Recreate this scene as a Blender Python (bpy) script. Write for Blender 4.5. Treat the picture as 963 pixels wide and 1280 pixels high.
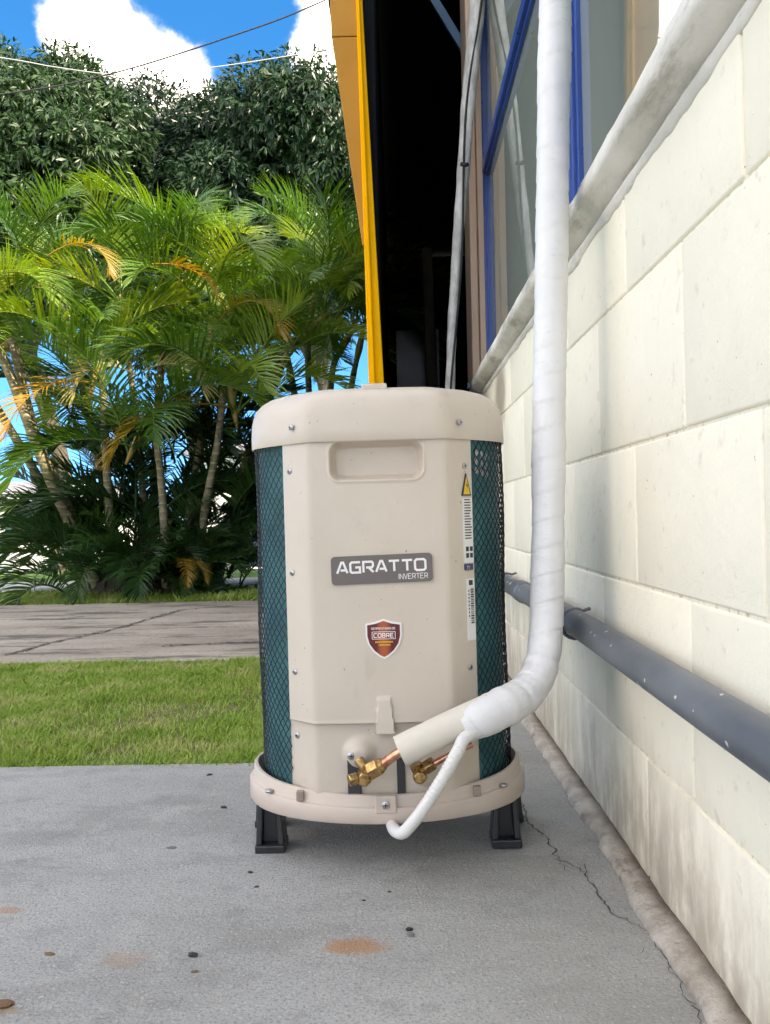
import bpy, bmesh, math, random
import numpy as np
from mathutils import Vector, Matrix, Euler, noise as mnoise
R = math.radians
random.seed(7); rng = np.random.default_rng(7)
scene = bpy.context.scene
for o in list(bpy.data.objects): bpy.data.objects.remove(o)
COL = scene.collection

# ------------------------------------------------------------------ camera
FPX, PW, PH = 1110.0, 963.0, 1280.0
CAMZ = 0.48
cam_d = bpy.data.cameras.new('camera'); cam = bpy.data.objects.new('camera', cam_d); COL.objects.link(cam)
cam_d.sensor_fit = 'VERTICAL'; cam_d.sensor_height = 36; cam_d.sensor_width = 36
cam_d.lens = 36 * FPX / PH
cam_d.clip_start = 0.02; cam_d.clip_end = 3000
CAMROT = (Matrix.Rotation(R(0.8), 4, 'Z') @ Matrix.Rotation(R(90.26), 4, 'X') @ Matrix.Rotation(R(-1.2), 4, 'Z'))
cam.matrix_world = Matrix.Translation((0, 0, CAMZ)) @ CAMROT
scene.camera = cam
scene.render.resolution_x = 770; scene.render.resolution_y = 1024
# ------------------------------------------------------------------ sun and sky
SUN_EL, SUN_AZ = 42.0, 128.0       # azimuth clockwise from +Y: behind the camera, to the right
sd = Vector((math.sin(R(SUN_AZ)) * math.cos(R(SUN_EL)), math.cos(R(SUN_AZ)) * math.cos(R(SUN_EL)), math.sin(R(SUN_EL))))
w = bpy.data.worlds.new('World'); scene.world = w; w.use_nodes = True
w.cycles.sampling_method = 'MANUAL'; w.cycles.sample_map_resolution = 512
wt = w.node_tree; wt.nodes.clear()
SKY_STR = 0.15
def build_world():
    N, L = wt.nodes, wt.links
    out = N.new('ShaderNodeOutputWorld'); bg = N.new('ShaderNodeBackground'); bg.inputs[1].default_value = SKY_STR
    sky = N.new('ShaderNodeTexSky'); sky.sky_type = 'NISHITA'; sky.sun_disc = False
    sky.sun_elevation = R(SUN_EL); sky.sun_rotation = R(SUN_AZ); sky.altitude = 100; sky.air_density = 0.75; sky.dust_density = 0.05; sky.ozone_density = 2.2
    tc = N.new('ShaderNodeTexCoord')
    lift = N.new('ShaderNodeVectorMath'); lift.operation = 'ADD'; lift.inputs[1].default_value = (0, 0, .16); L.new(tc.outputs['Generated'], lift.inputs[0]); L.new(lift.outputs[0], sky.inputs[0])   # clear tropical air: no white band at the horizon
    # broken cumulus over the whole dome; two banks stand over the trees
    def nz_(scale, det, off=(0, 0, 0)):
        mp = N.new('ShaderNodeMapping'); mp.inputs['Location'].default_value = off; L.new(tc.outputs['Generated'], mp.inputs[0])
        n = N.new('ShaderNodeTexNoise'); n.inputs['Scale'].default_value = scale; n.inputs['Detail'].default_value = det; n.inputs['Roughness'].default_value = 0.56
        L.new(mp.outputs[0], n.inputs['Vector']); return n.outputs['Fac']
    def mth(op, a, b):
        n = N.new('ShaderNodeMath'); n.operation = op
        for i, x in enumerate((a, b)):
            if hasattr(x, 'is_output'): L.new(x, n.inputs[i])
            else: n.inputs[i].default_value = x
        return n.outputs[0]
    def bank(d, r, amp):
        v = N.new('ShaderNodeVectorMath'); v.operation = 'DISTANCE'; v.inputs[1].default_value = Vector(d).normalized()
        L.new(tc.outputs['Generated'], v.inputs[0])
        m = N.new('ShaderNodeMapRange'); m.inputs[1].default_value = r; m.inputs[2].default_value = 0; m.inputs[3].default_value = 0; m.inputs[4].default_value = amp
        L.new(v.outputs['Value'], m.inputs[0]); return m.outputs[0]
    acc = mth('ADD', mth('MULTIPLY', nz_(2.6, 9, (.3, .1, .7)), .8), mth('ADD', mth('MULTIPLY', mth('SUBTRACT', nz_(11, 10), .5), 1.15), .16))  # unseen clouds thickened beyond the clear patch to lift and whiten the shade
    acc = mth('SUBTRACT', acc, bank((-.25, 1, .18), .85, .60))                       # the clear patch over the trees ...
    for d, r in (((-.335, 1, .575), .072), ((-.30, 1, .51), .092), ((-.225, 1, .48), .085), ((-.06, 1, .55), .08), ((-.05, 1, .48), .085)):
        acc = mth('ADD', acc, bank(d, r, .62))                                       # ... and its clouds
    cr = N.new('ShaderNodeMapRange'); cr.interpolation_type = 'SMOOTHSTEP'; cr.inputs[1].default_value = 0.42; cr.inputs[2].default_value = 0.78
    L.new(acc, cr.inputs[0])
    dens = mth('POWER', cr.outputs[0], 1.5)
    hs = N.new('ShaderNodeHueSaturation'); hs.inputs['Saturation'].default_value = 1.36; hs.inputs['Value'].default_value = 1.22
    L.new(sky.outputs[0], hs.inputs['Color'])
    mix = N.new('ShaderNodeMix'); mix.data_type = 'RGBA'
    n2 = N.new('ShaderNodeTexNoise'); n2.inputs['Scale'].default_value = 9; n2.inputs['Detail'].default_value = 6
    L.new(tc.outputs['Generated'], n2.inputs['Vector'])
    cc = N.new('ShaderNodeMix'); cc.data_type = 'RGBA'; cc.inputs[6].default_value = (7.5, 7.8, 8.4, 1); cc.inputs[7].default_value = (23, 22.4, 21.2, 1)
    L.new(n2.outputs['Fac'], cc.inputs[0])
    L.new(dens, mix.inputs[0]); L.new(hs.outputs[0], mix.inputs[6]); L.new(cc.outputs[2], mix.inputs[7])
    L.new(mix.outputs[2], bg.inputs[0]); L.new(bg.outputs[0], out.inputs[0])
build_world()
sun_l = bpy.data.lights.new('sun', 'SUN'); sun_l.energy = 4.5; sun_l.angle = R(0.53); sun_l.color = (1.0, 0.95, 0.87)
sun = bpy.data.objects.new('sun', sun_l); COL.objects.link(sun)
sun.rotation_euler = (-sd).to_track_quat('-Z', 'Y').to_euler(); sun.location = (0, -3, 12)
vs = scene.view_settings; vs.view_transform = 'Standard'; vs.look = 'None'; vs.gamma = 1; vs.use_curve_mapping = False; vs.exposure = 1.52; vs.use_white_balance = True; vs.white_balance_temperature = 8250; vs.white_balance_tint = 11
scene.render.engine = 'CYCLES'
scene.cycles.adaptive_threshold = .03; scene.cycles.max_bounces = 6; scene.cycles.diffuse_bounces = 4; scene.cycles.glossy_bounces = 3; scene.cycles.transmission_bounces = 4; scene.cycles.transparent_max_bounces = 6
scene.cycles.caustics_reflective = False; scene.cycles.caustics_refractive = False

# ------------------------------------------------------------------ picture -> place helpers (surveying only)
def ray(px, py):
    d = Vector(((px - PW / 2) / FPX, -(py - PH / 2) / FPX, -1.0))
    return CAMROT.to_3x3() @ d
def at(px, py, Y):
    d = ray(px, py); return Vector((0, 0, CAMZ)) + d * (Y / d.y)
def on_ground(px, py, z=0.0):
    d = ray(px, py); return Vector((0, 0, CAMZ)) + d * ((z - CAMZ) / d.z)

# ------------------------------------------------------------------ object helpers
def link(o, parent=None):
    COL.objects.link(o)
    if parent: o.parent = parent
    return o
def empty(name, loc=(0, 0, 0), rot=(0, 0, 0)):
    o = bpy.data.objects.new(name, None); o.location = loc; o.rotation_euler = rot; o.empty_display_size = .1; return link(o)
def tag(o, label=None, cat=None, group=None, kind=None):
    if label: o['label'] = label
    if cat: o['category'] = cat
    if group: o['group'] = group
    if kind: o['kind'] = kind
    return o
class MB:
    def __init__(s): s.v = []; s.f = []
    def add(s, vs, fs):
        n = len(s.v); s.v += [tuple(v) for v in vs]; s.f += [tuple(i + n for i in f) for f in fs]; return s
    def box(s, x0, x1, y0, y1, z0, z1):
        return s.add([(x0, y0, z0), (x1, y0, z0), (x1, y1, z0), (x0, y1, z0), (x0, y0, z1), (x1, y0, z1), (x1, y1, z1), (x0, y1, z1)],
                     [(3, 2, 1, 0), (4, 5, 6, 7), (0, 1, 5, 4), (1, 2, 6, 5), (2, 3, 7, 6), (3, 0, 4, 7)])
    def loft(s, rings, cap=True, closed=True):
        n = len(rings[0]); base = len(s.v)
        for r in rings: s.v += [tuple(p) for p in r]
        for i in range(len(rings) - 1):
            for j in range(n if closed else n - 1):
                a = base + i * n + j; b = base + i * n + (j + 1) % n
                s.f.append((a, b, b + n, a + n))
        if cap:
            s.f.append(tuple(base + j for j in range(n))[::-1]); k = base + (len(rings) - 1) * n
            s.f.append(tuple(k + j for j in range(n)))
        return s
    def tube(s, pts, rad, sides=8, cap=True):
        pts = [Vector(p) for p in pts]
        if not hasattr(rad, '__len__'): rad = [rad] * len(pts)
        t0 = (pts[1] - pts[0]).normalized(); u = t0.orthogonal().normalized(); rings = []
        for i, p in enumerate(pts):
            t = (pts[min(i + 1, len(pts) - 1)] - pts[max(i - 1, 0)]).normalized()
            u = (u - t * u.dot(t)).normalized(); v = t.cross(u)
            rr = rad[i]
            rings.append([p + (u * math.cos(2 * math.pi * k / sides) + v * math.sin(2 * math.pi * k / sides)) * (rr(2 * math.pi * k / sides) if callable(rr) else rr) for k in range(sides)])
        return s.loft(rings, cap)
    def build(s, name, mat, parent=None, smooth=False, bevel=0, seg=2, angle=40):
        me = bpy.data.meshes.new(name); me.from_pydata(s.v, [], s.f); me.update()
        bm = bmesh.new(); bm.from_mesh(me); bmesh.ops.recalc_face_normals(bm, faces=bm.faces)
        if bevel:
            es = [e for e in bm.edges if len(e.link_faces) == 2 and e.calc_face_angle(0) > R(angle)]
            bmesh.ops.bevel(bm, geom=es, offset=bevel, segments=seg, profile=.5, affect='EDGES', clamp_overlap=True)
        bm.to_mesh(me); bm.free()
        if smooth: me.polygons.foreach_set('use_smooth', [True] * len(me.polygons))
        if smooth == 2: me.set_sharp_from_angle(angle=R(angle))
        me.materials.append(mat)
        return link(bpy.data.objects.new(name, me), parent)
def np_mesh(name, verts, quads, mat, parent=None, smooth=False):
    me = bpy.data.meshes.new(name); nv, nf = len(verts), len(quads); k = quads.shape[1]
    me.vertices.add(nv); me.vertices.foreach_set('co', verts.astype(np.float32).ravel())
    me.loops.add(nf * k); me.loops.foreach_set('vertex_index', quads.astype(np.int32).ravel())
    me.polygons.add(nf); me.polygons.foreach_set('loop_start', np.arange(0, nf * k, k, dtype=np.int32))
    me.update(calc_edges=True); me.validate()
    if smooth: me.polygons.foreach_set('use_smooth', [True] * nf)
    me.materials.append(mat)
    return link(bpy.data.objects.new(name, me), parent)
def catmull(pts, n):
    P = [Vector(p) for p in pts]; P = [P[0] * 2 - P[1]] + P + [P[-1] * 2 - P[-2]]; out = []
    for i in range(1, len(P) - 2):
        for k in range(n):
            t = k / n
            a, b, c, d = P[i - 1], P[i], P[i + 1], P[i + 2]
            out.append(.5 * ((2 * b) + (c - a) * t + (2 * a - 5 * b + 4 * c - d) * t * t + (3 * b - a - 3 * c + d) * t ** 3))
    out.append(P[-2]); return out

# ------------------------------------------------------------------ materials
class Mat:
    def __init__(s, name, rough=.6, spec=.5, metal=0, coat=0):
        s.m = bpy.data.materials.new(name); s.m.use_nodes = True; s.t = s.m.node_tree; s.N = s.t.nodes; s.L = s.t.links
        s.b = s.N['Principled BSDF']; s.set('Roughness', rough); s.set('Specular IOR Level', spec); s.set('Metallic', metal); s.set('Coat Weight', coat)
        s.geo = s.N.new('ShaderNodeNewGeometry'); s.pos = s.geo.outputs['Position']
    def set(s, k, v):
        i = s.b.inputs[k]
        if hasattr(v, 'is_output'): s.L.new(v, i)
        elif k == 'Base Color': i.default_value = (*v, 1) if len(v) == 3 else v
        else: i.default_value = v
        return s
    def obj_pos(s): s.pos = s.N.new('ShaderNodeTexCoord').outputs['Object']; return s
    def scaled(s, sc):
        m = s.N.new('ShaderNodeMapping'); m.inputs['Scale'].default_value = sc; s.L.new(s.pos, m.inputs[0]); return m.outputs[0]
    def noise(s, scale, detail=4, rough=.55, sc=None, dist=0):
        n = s.N.new('ShaderNodeTexNoise'); n.inputs['Scale'].default_value = scale; n.inputs['Detail'].default_value = detail
        n.inputs['Roughness'].default_value = rough; n.inputs['Distortion'].default_value = dist
        s.L.new(s.scaled(sc) if sc else s.pos, n.inputs['Vector']); return n.outputs['Fac']
    def voro(s, scale, feature='F1', out='Distance', sc=None):
        n = s.N.new('ShaderNodeTexVoronoi'); n.feature = feature; n.inputs['Scale'].default_value = scale
        s.L.new(s.scaled(sc) if sc else s.pos, n.inputs['Vector']); return n.outputs[out]
    def rng(s, v, a, b, c=0, d=1, smooth=True):
        n = s.N.new('ShaderNodeMapRange'); n.interpolation_type = 'SMOOTHSTEP' if smooth else 'LINEAR'
        n.inputs[1].default_value = a; n.inputs[2].default_value = b; n.inputs[3].default_value = c; n.inputs[4].default_value = d
        s.L.new(v, n.inputs[0]); return n.outputs[0]
    def math(s, op, a, b=0.0):
        n = s.N.new('ShaderNodeMath'); n.operation = op
        for i, x in enumerate((a, b)):
            if hasattr(x, 'is_output'): s.L.new(x, n.inputs[i])
            else: n.inputs[i].default_value = x
        return n.outputs[0]
    def mix(s, f, a, b, mode='MIX'):
        n = s.N.new('ShaderNodeMix'); n.data_type = 'RGBA'; n.blend_type = mode
        for i, x in ((0, f), (6, a), (7, b)):
            if hasattr(x, 'is_output'): s.L.new(x, n.inputs[i])
            elif i == 0: n.inputs[0].default_value = x
            else: n.inputs[i].default_value = (*x, 1)
        return n.outputs[2]
    def ramp(s, v, stops):
        n = s.N.new('ShaderNodeValToRGB'); e = n.color_ramp.elements
        while len(e) < len(stops): e.new(.5)
        for i, (p, c) in enumerate(stops): e[i].position = p; e[i].color = (*c, 1)
        s.L.new(v, n.inputs[0]); return n.outputs[0]
    def sep(s):
        n = s.N.new('ShaderNodeSeparateXYZ'); s.L.new(s.pos, n.inputs[0]); return n.outputs
    def spot(s, c, r, wob=.0, scale=20, sq=(1, 1, 1)):
        d = s.N.new('ShaderNodeVectorMath'); d.operation = 'SUBTRACT'; s.L.new(s.pos, d.inputs[0]); d.inputs[1].default_value = c
        m = s.N.new('ShaderNodeVectorMath'); m.operation = 'MULTIPLY'; s.L.new(d.outputs[0], m.inputs[0]); m.inputs[1].default_value = sq
        l = s.N.new('ShaderNodeVectorMath'); l.operation = 'LENGTH'; s.L.new(m.outputs[0], l.inputs[0]); v = l.outputs['Value']
        if wob: v = s.math('ADD', v, s.math('MULTIPLY', s.math('SUBTRACT', s.noise(scale, 6, .65), .5), wob))
        return s.rng(v, r, r * .35)
    def bump(s, h, strength=.3, dist=.002):
        n = s.N.new('ShaderNodeBump'); n.inputs['Strength'].default_value = strength; n.inputs['Distance'].default_value = dist
        s.L.new(h, n.inputs['Height']); prev = s.b.inputs['Normal'].links
        if prev: s.L.new(prev[0].from_socket, n.inputs['Normal'])
        s.L.new(n.outputs[0], s.b.inputs['Normal']); return s
def plain(name, col, rough=.5, var=.12, scale=30, spec=.5, metal=0, coat=0, bump=0, bscale=200):
    m = Mat(name, rough, spec, metal, coat); m.obj_pos()
    n = m.noise(scale, 5); dark = tuple(c * (1 - var) for c in col); lite = tuple(min(1, c * (1 + var)) for c in col)
    m.set('Base Color', m.mix(n, dark, lite)); m.set('Roughness', m.rng(m.noise(scale * .7, 4), .3, .7, rough * .85, min(1, rough * 1.15)))
    if bump: m.bump(m.noise(bscale, 3), bump, .001)
    return m.m

M = {}
m = Mat('beige_plastic', .38); m.obj_pos(); b0 = m.mix(m.rng(m.noise(7, 5), .3, .7), (.565, .490, .410), (.605, .528, .448))
b0 = m.mix(m.math('MULTIPLY', m.rng(m.noise(30, 8, .72, (1, 1, .45)), .55, .75), .30), b0, (.40, .34, .28)); b0 = m.mix(m.rng(m.noise(140, 2), .735, .76), b0, (.30, .25, .2))
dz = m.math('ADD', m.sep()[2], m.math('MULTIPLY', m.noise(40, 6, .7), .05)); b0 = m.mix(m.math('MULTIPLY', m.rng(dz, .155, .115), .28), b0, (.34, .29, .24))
m.set('Base Color', b0); m.set('Roughness', m.rng(m.noise(22, 6, .65), .3, .7, .30, .50)); m.bump(m.noise(700, 2), .04, .001); m.bump(m.noise(11, 2), .05, .01); M['shell'] = m.m
M['base_plastic'] = plain('beige_base_plastic', (.56, .47, .40), .45, .06, 14, bump=.05, bscale=500)
M['slot'] = plain('shadowed_slot', (.30, .24, .20), .5, .1, 30)
M['black'] = plain('black_plastic', (.017, .018, .021), .42, .3, 40)
M['net'] = plain('black_net', (.008, .009, .011), .5, .2, 60)
m = Mat('teal_fin_coil', .45, .5); m.obj_pos()
wv = m.N.new('ShaderNodeTexWave'); wv.bands_direction = 'Z'; wv.inputs['Scale'].default_value = 190; wv.inputs['Distortion'].default_value = .6; m.L.new(m.pos, wv.inputs[0])
m.set('Base Color', m.mix(m.rng(m.noise(14, 5), .3, .7), (.022, .13, .15), (.05, .22, .235))); m.bump(wv.outputs['Fac'], .5, .0012); m.set('Metallic', .25); M['coil'] = m.m
M['white_label'] = plain('label_paper', (.74, .73, .71), .45, .05, 40)
M['ink_and_slot'] = plain('black_ink_and_slot', (.03, .03, .035), .5, .2, 80)
M['grey_plate'] = plain('grey_logo_plate', (.135, .115, .108), .38, .08, 60)
M['logo_white'] = plain('white_print', (.80, .79, .78), .4, .02, 60)
M['warn'] = plain('warning_yellow', (.75, .47, .02), .4, .05, 60)
M['bluebar'] = plain('navy_print', (.04, .045, .12), .4, .1, 60)
m = Mat('shield_red', .35); m.obj_pos()
ax = m.math('ABSOLUTE', m.sep()[0]); m.set('Base Color', m.mix(m.rng(ax, .002, .0115), (.42, .085, .03), (.12, .008, .012))); M['red'] = m.m
M['screw'] = plain('steel_screw', (.45, .45, .46), .35, .2, 300, metal=1)
m = Mat('brass', .34, .5, 1); m.obj_pos(); m.set('Base Color', m.mix(m.rng(m.noise(120, 4), .35, .7), (.50, .32, .14), (.25, .145, .06))); m.set('Roughness', m.rng(m.noise(200, 4), .3, .7, .22, .5)); M['brass'] = m.m
m = Mat('copper', .3, .5, 1); m.obj_pos(); m.set('Base Color', m.mix(m.rng(m.noise(90, 4), .35, .7), (.78, .40, .27), (.5, .2, .12))); M['copper'] = m.m
M['foam'] = plain('cream_foam_sleeve', (.66, .61, .53), .75, .05, 60, bump=.25, bscale=300)
m = Mat('white_vinyl_tape', .38); m.obj_pos(); b0 = m.mix(m.rng(m.noise(9, 5), .3, .7), (.68, .68, .69), (.74, .74, .745)); b0 = m.mix(m.math('MULTIPLY', m.rng(m.noise(34, 7, .7, (1, 1, 2.2)), .56, .72), .30), b0, (.46, .44, .40))
m.set('Base Color', b0); m.bump(m.noise(48, 3, .5, (1, 1, 2.5), 1.2), .22, .004); m.bump(m.noise(16, 3, .5, (1, 1, 1.6)), .15, .006); M['tape'] = m.m
M['hose'] = plain('white_hose', (.70, .69, .66), .4, .03, 40)
m = Mat('grey_pvc', .45); m.set('Base Color', m.mix(m.rng(m.noise(7, 6, .6, (1, .4, 1)), .3, .7), (.07, .082, .097), (.15, .165, .185)))
sp = m.rng(m.noise(55, 2, .4), .70, .73); m.set('Base Color', m.mix(sp, m.b.inputs['Base Color'].links[0].from_socket, (.62, .63, .62)))
m.bump(m.noise(60, 4), .12, .002); M['pvc'] = m.m

# painted block wall
def wall_paint(name, col, dirt=True):
    m = Mat(name, .62, .35); X, Y, Z = m.sep()
    base = m.mix(m.rng(m.noise(3.5, 5), .3, .75), tuple(c * .93 for c in col), col)
    base = m.mix(m.math('MULTIPLY', m.rng(m.noise(38, 5, .6), .60, .72), .35), base, (.50, .44, .36))           # scuffs
    base = m.mix(m.rng(m.noise(150, 2), .755, .78), base, (.25, .22, .19))                                         # pin holes
    if dirt:
        h = m.math('ADD', Z, m.math('MULTIPLY', m.math('SUBTRACT', m.noise(9, 7, .62, (1, 1, .35)), .5), .22))
        low = m.math('MAXIMUM', m.math('MULTIPLY', m.rng(h, .21, .015), m.rng(m.noise(26, 6, .65, (1, 1, .4)), .25, .62)), m.math('MULTIPLY', m.rng(h, .07, -.01), .9))
        base = m.mix(m.math('MULTIPLY', low, .7), base, (.27, .20, .145))
        far = m.rng(Y, 1.15, 1.9)                                                                                # greyer, splashed stretch behind the unit
        g = m.math('MULTIPLY', m.math('MULTIPLY', far, m.rng(h, .42, .12)), m.rng(m.noise(14, 6, .6, (1, 1, .3)), .3, .65))
        base = m.mix(m.math('MULTIPLY', g, .6), base, (.40, .34, .26))
        a = m.spot((.31, 2.60, .83), .17, .10, 16, (.3, 1, 1.3)); base = m.mix(m.math('MULTIPLY', a, .8), base, (.30, .24, .19))
        a = m.spot((.31, 2.78, .47), .10, .06, 22, (.3, 2.2, .75)); base = m.mix(m.math('MULTIPLY', a, .8), base, (.33, .23, .17))
    base = m.mix(m.math('MULTIPLY', m.rng(m.noise(11, 8, .75, (1, 1, .28)), .62, .76), .22), base, (.62, .54, .43))   # weather runs
    base = m.mix(m.rng(m.noise(27, 7, .75), .735, .76), base, (.48, .45, .40))                                      # chipped paint
    m.set('Base Color', base)
    m.bump(m.noise(420, 4, .65), .4, .0015); m.bump(m.noise(60, 6, .65), .38, .004); m.bump(m.noise(9, 4), .3, .012)
    return m.m
CREAM = (.90, .845, .70)
M['block'] = wall_paint('cream_block_paint', CREAM)
m = Mat('mortar_paint', .75, .3); m.set('Base Color', m.mix(m.rng(m.noise(60, 6, .65), .5, .72), (.81, .76, .64), (.42, .35, .27))); m.bump(m.noise(160, 5, .6), .6, .003); M['mortar'] = m.m
M['plaster'] = wall_paint('cream_plaster', CREAM, False)
m = Mat('sill_concrete', .7, .3); b0 = m.mix(m.rng(m.noise(11, 6, .6, (1, .5, 1)), .3, .7), (.56, .535, .485), (.74, .715, .66))
b0 = m.mix(m.math('MULTIPLY', m.rng(m.noise(22, 8, .7, (1, .22, 1)), .50, .66), .75), b0, (.33, .30, .25)); m.set('Base Color', b0); m.bump(m.noise(90, 5, .6), .35, .003); m.bump(m.noise(14, 4), .4, .01); M['sill'] = m.m
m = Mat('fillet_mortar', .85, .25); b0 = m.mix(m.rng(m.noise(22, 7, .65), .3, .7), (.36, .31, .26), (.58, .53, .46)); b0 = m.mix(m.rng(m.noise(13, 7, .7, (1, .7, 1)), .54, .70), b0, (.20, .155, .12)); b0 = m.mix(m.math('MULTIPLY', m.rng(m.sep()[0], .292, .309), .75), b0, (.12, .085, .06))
m.set('Base Color', b0); m.bump(m.noise(130, 6, .65), 1, .006); m.bump(m.noise(35, 5, .65), .6, .01); M['fillet'] = m.m
M['tan'] = plain('tan_paint', (.66, .475, .35), .6, .06, 5, bump=.15, bscale=80)
M['blue'] = plain('blue_window_paint', (.012, .06, .27), .32, .15, 20)
M['blue_steel'] = plain('blue_steel_paint', (.02, .12, .24), .4, .2, 14)
M['curtain'] = plain('grey_green_blind', (.24, .27, .24), .8, .06, 6)
m = Mat('film_backed_glass', .02, .5); m.set('Base Color', m.mix(m.rng(m.noise(.8, 3), .3, .7), (.20, .235, .215), (.25, .285, .26))); m.set('IOR', 1.75); M['glass'] = m.m
M['yellow'] = plain('yellow_steel_paint', (.86, .42, .002), .6, .14, 7, spec=.15, bump=.05, bscale=60)
M['yellow_shade'] = plain('shaded_yellow_paint', (.46, .20, .008), .6, .16, 6, bump=.05, bscale=60)  # haunch face in shade: the shade is put into a darker yellow paint
M['shade_sheet'] = plain('shed_shade_sheet', (.010, .011, .017), .8, .4, 3, spec=.08)  # near black: shade inside the shed is put into the sheet colour
M['sheet_metal'] = plain('dull_sheet_metal', (.22, .24, .27), .4, .4, 3, metal=.3)
m = Mat('conduit_wrap', .75, .3); m.set('Base Color', m.mix(m.rng(m.noise(28, 6, .65, (1, 1, .4)), .3, .7), (.42, .41, .39), (.74, .73, .70))); m.bump(m.noise(90, 4), .4, .004); M['conduit'] = m.m
M['roof'] = plain('roof_sheet', (.30, .30, .29), .6, .15, 2)

# concrete slab
m = Mat('slab_concrete', .86, .25); X, Y, Z = m.sep()
b0 = m.mix(m.rng(m.noise(2.2, 6, .6), .3, .7), (.325, .325, .315), (.43, .43, .42))
b0 = m.mix(m.math('MULTIPLY', m.rng(m.noise(18, 7, .68), .52, .68), .45), b0, (.22, .22, .21)); b0 = m.mix(m.math('MULTIPLY', m.rng(m.noise(4.5, 8, .7, (.7, 1.5, 1), .6), .5, .62), .38), b0, (.24, .235, .215)); b0 = m.mix(m.math('MULTIPLY', m.rng(m.noise(3.1, 7, .7, (1.3, .8, 1)), .55, .66), .35), b0, (.50, .49, .465))
b0 = m.mix(m.math('MULTIPLY', m.rng(m.noise(240, 4, .7), .5, .64), .7), b0, (.18, .178, .17))
b0 = m.mix(m.math('MULTIPLY', m.rng(m.noise(190, 3, .6), .57, .70), .6), b0, (.58, .58, .565))
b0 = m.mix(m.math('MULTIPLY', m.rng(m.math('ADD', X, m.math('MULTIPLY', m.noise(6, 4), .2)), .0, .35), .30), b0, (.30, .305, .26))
for (px, py, r, col, st) in ((445, 1183, .036, (.40, .20, .085), .75), (155, 1200, .03, (.36, .25, .18), .5), (12, 1138, .02, (.40, .22, .12), .55), (1, 1262, .02, (.3, .2, .1), .7), (220, 1000, .06, (.2, .2, .19), .35), (40, 1048, .07, (.2, .2, .19), .4)):
    g = on_ground(px, py); k = m.math('MULTIPLY', m.spot(tuple(g), r, r * 1.5, 45, (.8, 1.35, 1)), st); b0 = m.mix(k, b0, col)
m.set('Base Color', b0); m.bump(m.noise(300, 4, .65), .75, .0035); m.bump(m.noise(25, 5), .3, .008); M['slab'] = m.m
m = Mat('walkway_concrete', .9, .2); b0 = m.mix(m.rng(m.noise(1.6, 7, .65, (.5, 1.4, 1)), .3, .7), (.31, .265, .215), (.47, .42, .355))
b0 = m.mix(m.math('MULTIPLY', m.rng(m.noise(3.6, 9, .74, (.4, 1.8, 1)), .50, .62), .9), b0, (.13, .115, .10)); b0 = m.mix(m.rng(m.noise(60, 4), .58, .72), b0, (.17, .155, .14))
m.set('Base Color', b0); m.bump(m.noise(40, 6, .65), .6, .01); M['walk'] = m.m
m = Mat('pale_path', .85, .3); m.set('Base Color', m.mix(m.noise(2, 5), (.50, .49, .46), (.62, .61, .58))); M['path'] = m.m
m = Mat('lawn_soil', .95, .2); m.set('Base Color', m.mix(m.rng(m.noise(9, 6, .65), .35, .65), (.11, .16, .035), (.20, .17, .09))); m.bump(m.noise(60, 5), .6, .02); M['soil'] = m.m
m = Mat('far_grass', .95, .2); m.set('Base Color', m.mix(m.rng(m.noise(1.2, 6, .65), .3, .7), (.06, .13, .025), (.12, .20, .045))); m.bump(m.noise(30, 5), .8, .03); M['fargrass'] = m.m
M['crack'] = plain('crack_shadow', (.085, .08, .07), .95, .3, 60)

def leaf_mat(name, stops, rough=.38, trans=.3, scale=1.2, spec=.5):
    m = Mat(name, rough, spec); oi = m.N.new('ShaderNodeObjectInfo')
    v = m.math('ADD', m.math('MULTIPLY', oi.outputs['Random'], .55), m.math('MULTIPLY', m.noise(scale, 4, .6), .5))
    c = m.ramp(v, stops); m.set('Base Color', c)
    t = m.N.new('ShaderNodeBsdfTranslucent'); hs = m.N.new('ShaderNodeHueSaturation'); hs.inputs['Value'].default_value = 1.5; hs.inputs['Saturation'].default_value = 1.1; m.L.new(c, hs.inputs['Color']); m.L.new(hs.outputs[0], t.inputs[0])
    mx = m.N.new('ShaderNodeMixShader'); mx.inputs[0].default_value = trans
    m.L.new(m.b.outputs[0], mx.inputs[1]); m.L.new(t.outputs[0], mx.inputs[2]); m.L.new(mx.outputs[0], m.N['Material Output'].inputs[0]); return m.m
M['palm'] = leaf_mat('palm_leaf', [(.1, (.03, .085, .018)), (.4, (.07, .155, .022)), (.65, (.15, .245, .028)), (.85, (.27, .32, .04)), (1, (.34, .31, .05))], .36, .32)
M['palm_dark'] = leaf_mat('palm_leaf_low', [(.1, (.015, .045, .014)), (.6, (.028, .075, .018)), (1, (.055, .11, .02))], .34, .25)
M['palm_yellow'] = leaf_mat('palm_leaf_dry', [(.2, (.30, .20, .03)), (.6, (.38, .24, .03)), (1, (.36, .14, .02))], .5, .3)
M['palm_cream'] = leaf_mat('palm_leaf_bleached', [(.2, (.38, .34, .15)), (1, (.45, .40, .16))], .45, .25)
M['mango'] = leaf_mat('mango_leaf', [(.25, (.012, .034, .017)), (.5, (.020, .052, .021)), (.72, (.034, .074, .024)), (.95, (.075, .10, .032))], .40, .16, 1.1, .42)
m = Mat('grass_blade', .55, .35); v = m.math('ADD', m.math('MULTIPLY', m.noise(6, 5, .65), .6), m.math('MULTIPLY', m.noise(170, 2), .4))
c = m.ramp(v, [(.34, (.16, .28, .035)), (.46, (.28, .42, .06)), (.54, (.40, .50, .12)), (.62, (.54, .46, .23))]); m.set('Base Color', c)
tl = m.N.new('ShaderNodeBsdfTranslucent'); m.L.new(c, tl.inputs[0]); mx = m.N.new('ShaderNodeMixShader'); mx.inputs[0].default_value = .3
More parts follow.
